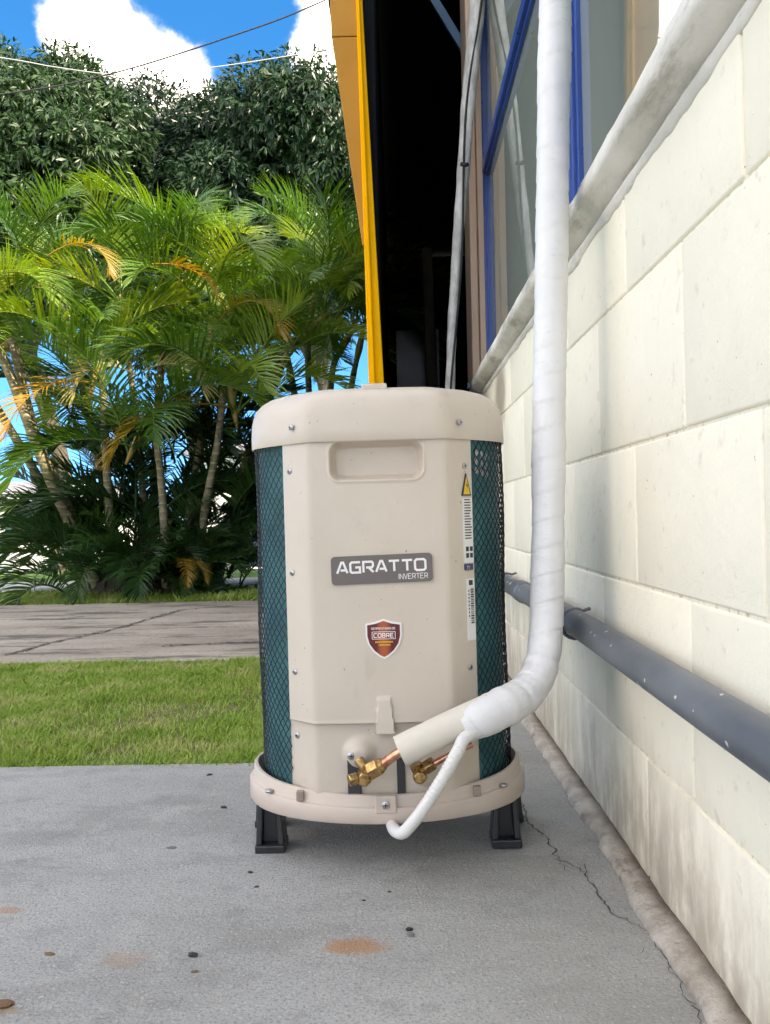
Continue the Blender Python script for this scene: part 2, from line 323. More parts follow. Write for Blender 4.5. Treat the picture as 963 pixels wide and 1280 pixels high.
m.L.new(m.b.outputs[0], mx.inputs[1]); m.L.new(tl.outputs[0], mx.inputs[2]); m.L.new(mx.outputs[0], m.N['Material Output'].inputs[0]); M['blade'] = m.m
m = Mat('palm_stem', .7, .3); wv = m.N.new('ShaderNodeTexWave'); wv.bands_direction = 'Z'; wv.inputs['Scale'].default_value = 5.5; wv.inputs['Distortion'].default_value = 3.5; m.L.new(m.pos, wv.inputs[0])
b0 = m.mix(m.rng(m.noise(6, 5), .3, .7), (.13, .125, .055), (.24, .20, .13)); b0 = m.mix(m.rng(wv.outputs['Fac'], .88, .97), b0, (.30, .27, .18)); m.set('Base Color', b0); m.bump(wv.outputs['Fac'], .4, .01); M['stem'] = m.m
M['shaft'] = plain('palm_crownshaft', (.30, .21, .06), .5, .4, 6)
M['bark'] = plain('tree_bark', (.10, .08, .06), .9, .3, 9, bump=.6, bscale=30)
M['root'] = plain('root_mass', (.045, .035, .026), .95, .4, 20, bump=.8, bscale=50)
M['white_wall'] = plain('white_wall', (.78, .78, .77), .7, .03, 2)
M['grey_roof'] = plain('grey_roof', (.20, .20, .23), .7, .15, 3)
M['wire_dark'] = plain('wire_black', (.02, .02, .025), .6, .2, 3)
M['wire_pale'] = plain('wire_grey', (.40, .40, .42), .5, .1, 3)
M['car_paint'] = plain('car_blue_paint', (.02, .035, .075), .25, .05, 3, coat=.6)
M['car_glass'] = plain('car_glass', (.03, .06, .07), .08, .05, 3, spec=.8)
M['tyre'] = plain('tyre', (.015, .015, .015), .8, .1, 20)
M['rim'] = plain('wheel_rim', (.4, .4, .42), .35, .1, 20, metal=.8)
M['lamp'] = plain('lamp_lens', (.5, .08, .06), .2, .1, 20)
M['chip'] = plain('dark_chip', (.02, .02, .02), .7, .4, 100)
M['pebble'] = plain('grey_chip', (.16, .15, .14), .8, .3, 100)
M['leaflet_brown'] = plain('dead_leaf', (.16, .09, .045), .7, .3, 60)

# ------------------------------------------------------------------ ground
WALLX = .309
SLAB_Y, LAWN_Y, WALK_Y = 1.745, 3.05, 5.25
def gz(y):
    t = min(1, max(0, (y - 8) / 15)); return -.06 - .76 * (t * t * (3 - 2 * t))
mb = MB(); ys = [-60, -8, 0, 4, 6, 8, 9.5, 11, 12.5, 14, 15.5, 17, 18.5, 20, 21.5, 23, 30, 60, 200, 900]; xs = [-900, -200, -60, -20, -8, -3, 0, 6, 40, 200, 900]
mb.add([(x, y, gz(y)) for y in ys for x in xs], [(j * len(xs) + i, j * len(xs) + i + 1, (j + 1) * len(xs) + i + 1, (j + 1) * len(xs) + i) for j in range(len(ys) - 1) for i in range(len(xs) - 1)])
tag(mb.build('ground', M['fargrass'], None, True), 'grassy ground falling gently away behind the palms', 'ground', kind='structure')
def sheet(name, rects, z, mat, label, cat, th=.12, wob=0):
    mb = MB()
    for (x0, x1, y0, y1) in rects: mb.box(x0, x1, y0, y1, z - th, z)
    return tag(mb.build(name, mat), label, cat, kind='structure')
slab = sheet('slab', [(-16, .31, -9, SLAB_Y), (-.16, .31, SLAB_Y, 3.6)], 0, M['slab'], 'grey rough concrete slab under the outdoor unit', 'pavement')  # far left part lies out of view, added to bounce sunlight
# ragged front edge of slab against the lawn comes from the grass that overhangs it
sheet('lawn_bed', [(-7, -.16, SLAB_Y, LAWN_Y)], -.012, M['soil'], 'soil bed of the lawn strip', 'lawn bed')
walk = sheet('walkway', [(-7, -.16, LAWN_Y, WALK_Y)], -.004, M['walk'], 'weathered stained concrete walkway beyond the lawn', 'walkway')
sheet('far_path', [(-30, 4, 6.35, 7.7)], -.03, M['path'], 'pale sunlit path behind the palms', 'path', .1)
sheet('street', [(-60, 60, 17.5, 24)], gz(23) + .03, M['path'], 'pale sunlit street in front of the white houses', 'street', .2)

def blades(name, n, x0, x1, y0, y1, z, hmin, hmax, wid, mat, label, seed=1, edge=.0):
    g = np.random.default_rng(seed)
    x = g.uniform(x0, x1, n); y = g.uniform(y0 - edge, y1 + edge, n)
    dens = np.array([mnoise.noise((a * 2.3, b * 2.3, 1.7)) for a, b in zip(x, y)])
    h = g.uniform(hmin, hmax, n) * (1 + .35 * dens)
    fine = np.array([mnoise.noise((a * 9, b * 7, 5.2)) for a, b in zip(x, y)]); h = h * (1 + .3 * fine)
    keep = g.uniform(-.75, .3, n) < dens + .2 + .45 * fine; x, y, h = x[keep], y[keep], h[keep]; n = len(x)
    a = g.uniform(0, 2 * np.pi, n); lean = g.uniform(.2, 1.1, n) * h; b = a + g.normal(0, .5, n)
    wx, wy = np.cos(a + np.pi / 2) * wid / 2, np.sin(a + np.pi / 2) * wid / 2
    P = np.zeros((n, 6, 3))
    for k, (t, ww) in enumerate(((0, 1), (.55, .8), (1, .12))):
        cx = x + np.cos(b) * lean * t ** 2; cy = y + np.sin(b) * lean * t ** 2; cz = z + h * t * (1 - .18 * t)
        P[:, 2 * k, 0] = cx - wx * ww; P[:, 2 * k, 1] = cy - wy * ww; P[:, 2 * k, 2] = cz
        P[:, 2 * k + 1, 0] = cx + wx * ww; P[:, 2 * k + 1, 1] = cy + wy * ww; P[:, 2 * k + 1, 2] = cz
    base = np.arange(n)[:, None] * 6
    F = np.concatenate([base + np.array([0, 1, 3, 2]), base + np.array([2, 3, 5, 4])])
    return tag(np_mesh(name, P.reshape(-1, 3), F, mat), label, 'grass', kind='stuff')
blades('lawn_grass', 125000, -2.2, -.16, SLAB_Y, LAWN_Y, -.012, .010, .027, .0028, M['blade'], 'short green lawn between concrete slab and walkway', 3, .015)
blades('verge_grass', 16000, -3.6, -.2, WALK_Y + .02, 6.35, -.05, .04, .09, .009, M['blade'], 'darker grass verge at the foot of the palms', 4)

# cracks in the slab
def crack(parent, pts, wmax, seed, z=.0012, surf=0):
    r = random.Random(seed); P = []
    for a, b in zip(pts, pts[1:]):
        A, B = on_ground(*a, surf), on_ground(*b, surf); n = max(3, int((B - A).length / .006))
        for k in range(n): P.append(A.lerp(B, k / n) + Vector((r.gauss(0, .0022), r.gauss(0, .0022), 0)) * (1 if surf == 0 else 7))
    P.append(on_ground(*pts[-1], surf)); mb = MB(); vs = []
    for i, p in enumerate(P):
        t = (P[min(i + 1, len(P) - 1)] - P[max(i - 1, 0)]).normalized(); nn = Vector((-t.y, t.x, 0))
        ww = wmax * (.25 + .75 * r.random()) * min(1, i / 4 + .15, (len(P) - 1 - i) / 4 + .15) / 2
        vs += [p + nn * ww + Vector((0, 0, z)), p - nn * ww + Vector((0, 0, z))]
    mb.add(vs, [(2 * i, 2 * i + 1, 2 * i + 3, 2 * i + 2) for i in range(len(P) - 1)])
    mb.build('crack', M['crack'], parent)
crack(slab, [(652, 1000), (660, 1030), (684, 1048), (700, 1075), (722, 1085), (735, 1096), (748, 1120), (768, 1146), (800, 1157)], .0030, 1)
crack(slab, [(722, 1085), (732, 1079), (736, 1096)], .002, 2)
crack(slab, [(800, 1157), (822, 1182), (845, 1220), (868, 1262), (880, 1290)], .0018, 3)
crack(slab, [(766, 1134), (790, 1138)], .0018, 4); crack(slab, [(796, 1192), (806, 1184)], .002, 5); crack(slab, [(645, 940), (672, 941)], .0025, 6)
crack(slab, [(700, 1075), (706, 1090)], .002, 7)
crack(walk, [(8, 820), (60, 805), (150, 785), (225, 763), (290, 757)], .011, 8, .002, -.004)
crack(walk, [(70, 775), (112, 770)], .012, 9, .002, -.004); crack(walk, [(200, 808), (330, 802)], .009, 10, .002, -.004)

# ------------------------------------------------------------------ building on the right
bld = tag(empty('building', (WALLX, 0, 0)), 'cream painted concrete block building with blue framed windows on the right', 'building')
def B(name, mb, mat, parent=bld, **k):                     # geometry in world coordinates, stored relative to the building
    mb.v = [(x - WALLX, y, z) for (x, y, z) in mb.v]; return mb.build(name, mat, parent, **k)
wall = B('wall', MB().box(WALLX + .0030, .60, -8, 3.2, -.1, .915), M['mortar'])
COURSES = [(-.03, .168, 1.13), (.168, .384, 1.35), (.384, .566, 1.155), (.566, .768, 1.35), (.768, .912, 1.18)]
bcache = {}
for (z0, z1, ph) in COURSES:
    h = z1 - z0 - .003; k0 = int((-1.4 - ph) / .4)
    for k in range(k0, 8):
        y0 = ph + k * .4 + .002; y1 = ph + (k + 1) * .4 - .002
        if y0 > 3.15: continue
        y1 = min(y1, 3.19); key = (round(h, 4), round(y1 - y0, 4), k % 3)
        if key not in bcache:
            mb = MB(); L_ = y1 - y0; r = random.Random(hash(key) % 1000)
            mb.box(0, .03, -L_ / 2, L_ / 2, -h / 2, h / 2)
            me_o = mb.build('block', M['block'], wall, bevel=.0036, seg=3); bm = bmesh.new(); bm.from_mesh(me_o.data)
            bm.to_mesh(me_o.data); bm.free(); me_o.data.polygons.foreach_set('use_smooth', [True] * len(me_o.data.polygons)); me_o.data.set_sharp_from_angle(angle=R(50))
            bcache[key] = me_o.data; ob = me_o
        else: ob = link(bpy.data.objects.new('block', bcache[key]), wall)
        ob.location = (random.uniform(-.0006, .0006), (y0 + y1) / 2, (z0 + z1) / 2)
        ob.rotation_euler = (random.gauss(0, .0015), random.gauss(0, .0012), random.gauss(0, .0007))
# rough mortar fillet at the wall foot
mb = MB(); rings = []
for i in range(520):
    y = -2 + i * 5.4 / 519; q = lambda s, a: mnoise.noise((y * 6 + s, s, .3)) * a + mnoise.noise((y * 25 + s, 2 * s, .3)) * a * .6 + mnoise.noise((y * 70 + s, 3 * s, .9)) * a * .35
    rings.append([(.312, y, -.01), (.276 + q(1, .007), y, -.004), (.279 + q(1, .007), y, .007 + q(3, .003)), (.286 + q(4, .004), y, .012 + q(13, .003)), (.293 + q(5, .003), y, .0135 + q(7, .003)), (.303, y, .015 + q(9, .003)), (.3125, y, .019 + q(9, .004))])
B('mortar_fillet', mb.loft(rings), M['fillet'], smooth=True)
# bullnose sill
mb = MB(); rings = []
for i in range(200):
    y = -3 + i * 6.2 / 199; prof = [(.40, .985), (.312, .976), (.288, .968), (.279, .962), (.2735, .950), (.2725, .934), (.276, .927), (.284, .924), (.290, .919), (.299, .915), (.312, .910), (.40, .905)]
    rings.append([(x + (mnoise.noise((y * 3, x * 40, z * 40)) * .0025 + mnoise.noise((y * 19, x * 30, z * 30)) * .002 if x < .39 else 0), y, z + mnoise.noise((y * 4, z * 30, 5)) * .004) for x, z in prof])
bd = MB(); rr2 = []
for i in range(420):
    y = -2 + i * 5.1 / 419; k = max(0, .3 + mnoise.noise((y * 7, 4, 1)) + .7 * mnoise.noise((y * 24, 8, 1)))
    rr2.append([(.312, y, .912), (.305 - .002 * k, y, .910), (.3035 - .002 * k, y, .904 - .004 * k), (.307, y, .899 - .008 * k), (.3115, y, .896 - .010 * k)])
B('mortar_bead', bd.loft(rr2), M['sill'], smooth=True)
B('sill', mb.loft(rings), M['sill'], smooth=True)
# masonry above and behind, roof
B('upper_wall', MB().box(WALLX, .60, -8, 3.2, 2.45, 3.1), M['plaster'])
B('wall_pier', MB().box(WALLX, .60, -8, -2.6, .985, 2.45), M['plaster'])
B('inner_wall', MB().box(.62, .70, -8, 3.2, 0, 3.1), M['curtain'])
B('blind', MB().box(.46, .465, -2.6, 3.2, .95, 2.45), M['curtain'])
B('roof', MB().box(.27, 7, -8.2, 3.45, 3.11, 3.2), M['roof'])
B('end_wall', MB().box(.71, 7, 3.2, 3.4, 0, 3.1), M['plaster'])
B('end_wall', MB().box(.71, 7, -8, -7.8, 0, 3.1), M['plaster'])
B('pilaster', MB().box(.313, .60, 3.205, 3.45, -.05, 3.1), M['tan'], bevel=.004)
B('pilaster', MB().box(.284, .311, 3.225, 3.45, -.05, 3.1), M['tan'], bevel=.004)
# windows
GX = .352
def window(y0, y1, z0, z1, ztr):
    fr = MB(); d0, d1 = GX - .020, GX + .02
    fr.box(d0, d1, y0, y0 + .020, z0, z1); fr.box(d0, d1, y1 - .020, y1, z0, z1)
    fr.box(d0, d1, y0 + .020, y1 - .020, z0, z0 + .03); fr.box(d0, d1, y0 + .020, y1 - .020, z1 - .03, z1)
    fr.box(d0 - .003, d1, y0 + .020, y1 - .020, ztr, ztr + .035)
    f = B('window', fr, M['blue'], bevel=.003)
    sash = MB(); a, b, c, d = y0 + .020, y1 - .020, z0 + .03, ztr; s0, s1, t = GX - .012, GX + .012, .014
    sash.box(s0, s1, a, a + t, c, d); sash.box(s0, s1, b - t, b, c, d); sash.box(s0, s1, a + t, b - t, c, c + t); sash.box(s0, s1, a + t, b - t, d - t, d)
    B('sash', sash, M['blue'], f, bevel=.002)
    B('pane', MB().box(GX - .002, GX + .002, a + t, b - t, c + t, d - t), M['glass'], f)
    B('pane', MB().box(GX - .002, GX + .002, a, b, ztr + .035, z1 - .03), M['glass'], f)
    return f
window(1.645, 3.20, .985, 2.45, 1.70); window(-.60, 1.642, .985, 2.45, 1.95); window(-2.6, -.603, .985, 2.45, 1.95)

# ------------------------------------------------------------------ dark steel shed at the end of the building
CY = 2.87
shed = tag(empty('steel_shed', (-.06, CY, 0)), 'dark open steel shed with yellow tapered column and blue brace beside the tan pilaster', 'shed')
def S(name, mb, mat, parent=shed, **k):
    mb.v = [(x + .06, y - CY, z) for (x, y, z) in mb.v]; return mb.build(name, mat, parent, **k)
def prism(poly, y0, y1):                                   # polygon in X,Z extruded along Y
    n = len(poly); return MB().loft([[(x, y0, z) for x, z in poly], [(x, y1, z) for x, z in poly]])
def sx(px, py, Y): return at(px, py, Y).x
ZL, ZT = at(470, 477, CY).z, at(449, 0, CY).z; e0, e1 = sx(463, 520, CY), sx(482, 520, CY); l0, l1, r0_, r1_ = sx(461, 477, CY), sx(445, 0, CY), sx(480, 477, CY), sx(453, 0, CY)
S('column', prism([(e0, -.02), (e1, -.02), (r0_, ZL), (r1_, ZT), (-.10, 3.1), (-.125, 3.1), (l1, ZT), (l0, ZL)], CY, CY + .05), M['yellow'], bevel=.003)
S('column_flange', prism([(e0 + .012, -.02), (e0 + .022, -.02), (l0 + .021, ZL), (l1 + .012, ZT), (-.108, 3.1), (-.115, 3.1), (l1 + .007, ZT), (l0 + .012, ZL)], CY - .014, CY - .001), M['yellow'], bevel=.002)
for (pa, pb) in (((414, 43), (410, -60)), ((453, 305), (414.3, 44.2))):   # haunch web: two plates butted at a rough joint
    z0, z1 = at(*pa, CY).z, at(*pb, CY).z
    xr = lambda z: l1 + (l0 - l1) * (ZT - z) / (ZT - ZL) + .004
    S('haunch_plate', prism([(at(*pa, CY).x, z0), (xr(z0), z0), (xr(z1), z1), (at(*pb, CY).x, z1)], CY + .012, CY + .03), M['yellow_shade'], bevel=.002)
S('wall_sheet', MB().box(-.058, -.044, CY + .052, 9, -.05, 3.1), M['shade_sheet'])
S('back_sheet', MB().box(-.06, 5, 9.0, 9.05, -.05, 3.1), M['shade_sheet'])
S('side_sheet', MB().box(5, 5.05, 3.5, 9, -.05, 3.1), M['shade_sheet'])
S('shed_floor', MB().box(-.06, 5, 3.6, 9, -.1, -.002), M['shade_sheet'])
S('roof', MB().box(-.30, 5.1, 3.47, 9.3, 3.12, 3.2), M['shade_sheet'])
S('filler_sheet', prism([(-.082, -.05), (-.0585, -.05), (-.0585, 3.1), (-.104, 3.1), (-.080, 1.3)], CY + .052, CY + .064), M['shade_sheet'])  # filler strip added to close a bright gap behind the column
S('brace', MB().tube([at(512, -50, 3.6), at(590, 78, 3.6)], .022, 4), M['blue_steel'])
S('gusset', prism([(sx(573, 487, 3.2), .80), (.262, .80), (.262, .955), (sx(588, 474, 3.2), .94), (sx(574, 480, 3.2), .90)], 3.19, 3.205), M['blue_steel'])
# things stored in the dark
sh = MB()
for k in range(12): sh.box(k * .03 + .02, k * .03 + .035, 7.5, 7.52, 0, 2.05); sh.box(k * .03 + .035, k * .03 + .05, 7.51, 7.53, 0, 2.05)
tag(sh.build('roofing_sheet', M['sheet_metal']), 'faint grey ribbed sheet standing in the dark shed', 'metal sheet')
po = MB().tube([(.28, 6.4, -.02), (.27, 6.4, 1.2), (.25, 6.4, 2.4)], [.05, .045, .04], 8)
tag(po.build('timber_post', M['bark']), 'dim upright timber post inside the dark shed', 'post')

# hanging wrapped conduit and black cable
cp = [at(606, -170, 3.1), at(599, -60, 3.1), at(596, 20, 3.1), at(587, 110, 3.1), at(580, 200, 3.1), at(573, 290, 3.1), at(567, 380, 3.1), at(563, 480, 3.1), at(562, 600, 3.1), at(563, 760, 3.1)]
cp[-1].z = .01
pts = catmull(cp, 10); rad = []
for i, p in enumerate(pts):
    rb = .0165 + .010 * max(0, min(1, (p.z - 1.3) / .7)) + .003 * mnoise.noise((i * .35, 0, 0)); rad.append((lambda a, rb=rb, i=i: rb * (1 + .12 * mnoise.noise((math.cos(a), math.sin(a), i * .2)))))
cond = tag(MB().tube(pts, rad, 14).build('conduit', M['conduit'], None, True), 'dirty white wrapped conduit hanging in front of the dark shed', 'conduit')
cab = [p + Vector((.006 + .012 * math.sin(i * .14), -.025, 0)) for i, p in enumerate(pts)]
MB().tube(cab, .004, 6).build('cable', M['wire_dark'], cond, True)
k = at(581, 207, 3.05); MB().tube([k + Vector((-.013, 0, .006)), k + Vector((0, -.004, 0)), k + Vector((.012, 0, .004))], .007, 6).build('cable_tie', M['wire_dark'], cond, True)

# ------------------------------------------------------------------ outdoor unit
UC = Vector((-.023, 1.34, 0))
unit = tag(empty('condenser_unit', UC, (0, R(-.45), 0)), 'beige round air conditioner outdoor unit with teal coil behind black net', 'air conditioner')
def oval(a, b, z, n=96, e=2.0, y0=0):
    out = []
    for k in range(n):
        t = 2 * math.pi * k / n; c, s = math.cos(t), math.sin(t)
        out.append((a * math.copysign(abs(c) ** (2 / e), c), y0 + b * math.copysign(abs(s) ** (2 / e), s), z))
    return out
# base pan: the rim rises towards the sides and back
def rise(ring, k): return [(x, y, z + k * min(1, max(0, (y + .145) / .13))) for x, y, z in ring]
mb = MB(); mb.loft([oval(.190, .136, .070), oval(.203, .148, .067), oval(.2055, .1505, .071), rise(oval(.2055, .1505, .0855), .012), rise(oval(.204, .149, .0885), .012), rise(oval(.2005, .1455, .0895), .012), rise(oval(.1995, .1445, .091), .013), rise(oval(.1985, .1435, .1005), .018), rise(oval(.197, .142, .103), .018), rise(oval(.193, .138, .103), .018), rise(oval(.192, .137, .100), .018), oval(.19, .135, .090)])
base = mb.build('base_pan', M['base_plastic'], unit, smooth=2, angle=35)
MB().box(-.0145, .0145, -.1525, -.140, .082, .1055).build('screw_tab', M['base_plastic'], base, bevel=.002)
for sx_, sy_ in ((-.118, -.1195), (.125, -.1165)):           # little drain windows in the rim
    MB().box(sx_ - .005, sx_ + .005, sy_ - .005, sy_ + .004, .093, .106).build('rim_slot', M['slot'], base, bevel=.001)
for s in (-1, 1): MB().tube([(s * .165, -.0875, .0955), (s * .165, -.0875, .0985)], .006, 10).build('drain_plug', M['screw'], base, True)
# coil and net
arcc = lambda z: [(.179 * math.sin(t), -.130 * math.cos(t), z) for t in np.linspace(.72, 2 * math.pi - .72, 90)]
MB().loft([arcc(.09), arcc(.59)], cap=False, closed=False).build('coil', M['coil'], unit, smooth=True)
A_, B_, EDGE = .1845, .1355, .1305
t0 = math.asin(EDGE / A_)                                    # angle from the front (-y) where the panel stops
tt = np.linspace(t0, 2 * math.pi - t0, 800); X_ = A_ * np.sin(tt); Y_ = -B_ * np.cos(tt); arc = np.concatenate([[0], np.cumsum(np.hypot(np.diff(X_), np.diff(Y_)))])
Z0, Z1, CW, CH = .108, .588, .0112, .0150
mb = MB(); nlen = int((Z1 - Z0) / (CH / 2))
for fam in (1, -1):
    for k in range(-45, int(arc[-1] / CW) + 45):
        run = []
        def flush(run):
            if len(run) > 1: mb.tube(run, .00075, 3, False)
        for i in range(nlen + 1):
            z = Z0 + i * CH / 2; s = k * CW + fam * (i * CW / 2) + .0008 * math.sin(z * 40 + k)
            if 0 <= s <= arc[-1]:
                off = 1 + (.012 if i % 2 else 0) * .3
                bulge = 1 + .008 * math.sin((z - Z0) / (Z1 - Z0) * 9 + s * 6)
                run.append((np.interp(s, arc, X_) * off * bulge, np.interp(s, arc, Y_) * off * bulge, z))
            else: flush(run); run = []
        flush(run)
tag(mb.build('guard_net', M['net'], unit), kind='stuff')
mb = MB(); r = random.Random(2)
for k in range(9):
    t = R(51 + (k % 3) * 4.0 + r.uniform(-.5, .5)); z = .566 - (k // 3) * .0125 - (k % 3) * .003; c = Vector((.1812 * math.sin(t), -.1322 * math.cos(t), z)); tg = Vector((math.cos(t), .73 * math.sin(t), 0)).normalized()
    mb.add([c + tg * .0042 * math.cos(a) * r.uniform(.7, 1.1) + Vector((0, 0, .0055 * math.sin(a))) for a in np.linspace(0, 2 * math.pi, 7)[:-1]], [(0, 1, 2, 3, 4, 5)])
mb.build('bent_fins', M['screw'], unit)
# front panel: a height field with bevelled flanks, grip recess, step, drip tab and domes
def sstep(a, b, x): x = min(1, max(0, (x - a) / (b - a))); return x * x * (3 - 2 * x)
def rrect(x, z, cx, cz, hx, hz, r):
    qx, qz = abs(x - cx) - hx + r, abs(z - cz) - hz + r
    return math.hypot(max(qx, 0), max(qz, 0)) + min(max(qx, qz), 0) - r
def panel_y(x, z):
    ax = abs(x); y = -.139
    if ax > .090: t = (ax - .090) / .0415; y += .036 * (math.sqrt((t - .12) ** 2 + .006) + t - .12) / 1.767 - .036 * .0069*1.1
    y += .0035 * (x / .095) ** 2 if ax < .095 else .0035
    low = 1 - sstep(.1975, .2005, z); y += .0085 * low
    y += -.0004 * (1 - sstep(.2005, .206, z)) * (1 - low)     # rolled lip over the step
    d = rrect(x, z, 0, .556, .0625, .0255, .014); y += .022 * sstep(.002, -.0075, d) - .0012 * sstep(.006, .002, d) * sstep(-.002, .002, d)
    if .187 < z < .234:
        hw = .0095 + (.234 - z) * .11; y = min(y, -.139 - .0065 * sstep(hw + .0012, hw - .0012, abs(x - .002)) * (1 - .55 * (z - .187) / .047) + .0 + (1 - sstep(hw + .0012, hw - .0012, abs(x - .002))) * 9)
    for cx, cz, r, h in ((-.034, .158, .026, .014), (.056, .128, .020, .010)):
        dd = math.hypot(x - cx, (z - cz)); y -= h * (1 - sstep(0.25 * r, r, dd)) * low
    return y
xs = sorted(set([round(v, 5) for v in list(np.linspace(-.1315, .1315, 150)) + [s * v for s in (-1, 1) for v in np.linspace(.052, .068, 14)]]))
zs = sorted(set([round(v, 5) for v in list(np.linspace(.090, .600, 200)) + list(np.linspace(.195, .208, 16)) + list(np.linspace(.526, .542, 14)) + list(np.linspace(.570, .585, 12))]))
nx = len(xs); V = [(x, panel_y(x, z), z) for z in zs for x in xs]
F = [(j * nx + i, j * nx + i + 1, (j + 1) * nx + i + 1, (j + 1) * nx + i) for j in range(len(zs) - 1) for i in range(nx - 1)]
mb = MB().add(V, F)
for s, i in ((-1, 0), (1, nx - 1)):                           # returned side flanges
    n0 = len(mb.v); mb.v += [(xs[i] - s * .001, panel_y(xs[i], z) + .022, z) for z in zs]
    mb.f += [(j * nx + i, (j + 1) * nx + i, n0 + j + 1, n0 + j) for j in range(len(zs) - 1)]
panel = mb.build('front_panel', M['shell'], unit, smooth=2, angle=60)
# lid
def lid_ring(z, ins, n=24):
    pts = []; a, b = .1895 - ins, .1415 - ins; f = .098 - ins * .6; e = math.asin(min(1, .137 / .1895)); fy = -.1445 + ins
    for k in range(33): pts.append((-f + 2 * f * k / 32, fy + .004 * ((k - 16) / 16) ** 2, z))
    p0, p1 = Vector((f, fy + .004)), Vector((a * math.sin(e), -b * math.cos(e)))
    for k in range(1, 7): q = p0.lerp(p1, k / 7); pts.append((q.x, q.y, z))
    for k in range(1, 121):
        t = e + (2 * math.pi - 2 * e) * (k - 1) / 119; pts.append((a * math.sin(t), -b * math.cos(t), z))
    p0, p1 = Vector((-a * math.sin(e), -b * math.cos(e))), Vector((-f, fy + .004))
    for k in range(1, 7): q = p0.lerp(p1, k / 7); pts.append((q.x, q.y, z))
    for _ in range(5): pts = [((pts[i - 1][0] + 2 * pts[i][0] + pts[(i + 1) % len(pts)][0]) / 4, (pts[i - 1][1] + 2 * pts[i][1] + pts[(i + 1) % len(pts)][1]) / 4, z) for i in range(len(pts))]
    return pts
prof = [(.590, .012), (.584, .004), (.5825, .0008), (.5840, 0), (.600, 0), (.618, .0010), (.630, .004), (.640, .0085), (.648, .016), (.6545, .027), (.659, .042), (.6615, .065), (.6625, .100)]
lid = MB().loft([lid_ring(z, i) for z, i in prof]).build('lid', M['shell'], unit, smooth=2, angle=40)
MB().box(-.018, .017, -.112, -.075, .655, .6640).build('lid_tab', M['shell'], lid, bevel=.002)
# screws
def screw(x, z, nrm=(0, -1, 0), y=None, r=.0042, parent=panel):
    n = Vector(nrm).normalized(); p = Vector((x, panel_y(x, z) if y is None else y, z)) ; mb = MB()
    mb.tube([p - n * .001, p + n * .0014, p + n * .0024], [r, r, r * .7], 12)
    mb.build('screw', M['screw'], parent, smooth=2)
    u = Vector((0, 0, 1)); v = n.cross(u); mb = MB()
    for a in (u, v):
        b = n.cross(a); c = p + n * .0025; mb.add([c + a * r * .6 + b * r * .12, c - a * r * .6 + b * r * .12, c - a * r * .6 - b * r * .12, c + a * r * .6 - b * r * .12], [(0, 1, 2, 3)])
    mb.build('screw_slot', M['ink_and_slot'], parent)  # recess shade put in as flat black bars
for z in (.546, .405, .268, .178): screw(-.121, z, (-.6, -.8, 0)); screw(.121, z, (.6, -.8, 0))
screw(-.1155, .605, (-.6, -.8, 0), -.1255, parent=lid); screw(.1155, .605, (.6, -.8, 0), -.1255, parent=lid)
screw(0, .094, (0, -1, 0), -.1526, .0055, base); screw(-.045, .158, (0, -1, 0), None, .0055)
# service slots under the valves: shade in the holes given by solid black boxes
for (xa, xb, za, zb) in ((-.051, -.033, .098, .150), (.016, .027, .098, .152)):
    MB().box(xa, xb, -.1345, -.125, za, zb).build('service_slot', M['ink_and_slot'], panel, bevel=.0005)
# feet
for s in (-1, 1):
    for yy, back in ((-.045, 0), (.060, 1)):
        f = MB(); x = s * (.187 if back else .170); w0, w1, d0, d1 = .0165, .0205, .016, .021
        # hollow-fronted tapered post: two cheeks, a web, a foot flange and a top pad
        for e in (-1, 1):
            f.loft([[(x + e * w1 - e * .009, yy - d1, .012), (x + e * w1, yy - d1, .012), (x + e * w1, yy + d1, .012), (x + e * w1 - e * .009, yy + d1, .012)],
                    [(x + e * w0 - e * .008, yy - d0, .076), (x + e * w0, yy - d0, .076), (x + e * w0, yy + d0, .076), (x + e * w0 - e * .008, yy + d0, .076)]])
        f.loft([[(x - w1 + .008, yy - .008, .012), (x + w1 - .008, yy - .008, .012), (x + w1 - .008, yy + d1, .012), (x - w1 + .008, yy + d1, .012)],
                [(x - w0 + .007, yy - .012, .076), (x + w0 - .007, yy - .012, .076), (x + w0 - .007, yy + d0, .076), (x - w0 + .007, yy + d0, .076)]])
        f.box(x - w1 - .001, x + w1 + .001, yy - d1 - .003, yy + d1 + .002, 0, .0125)
        f.build('foot', M['black'], unit, bevel=.0022)
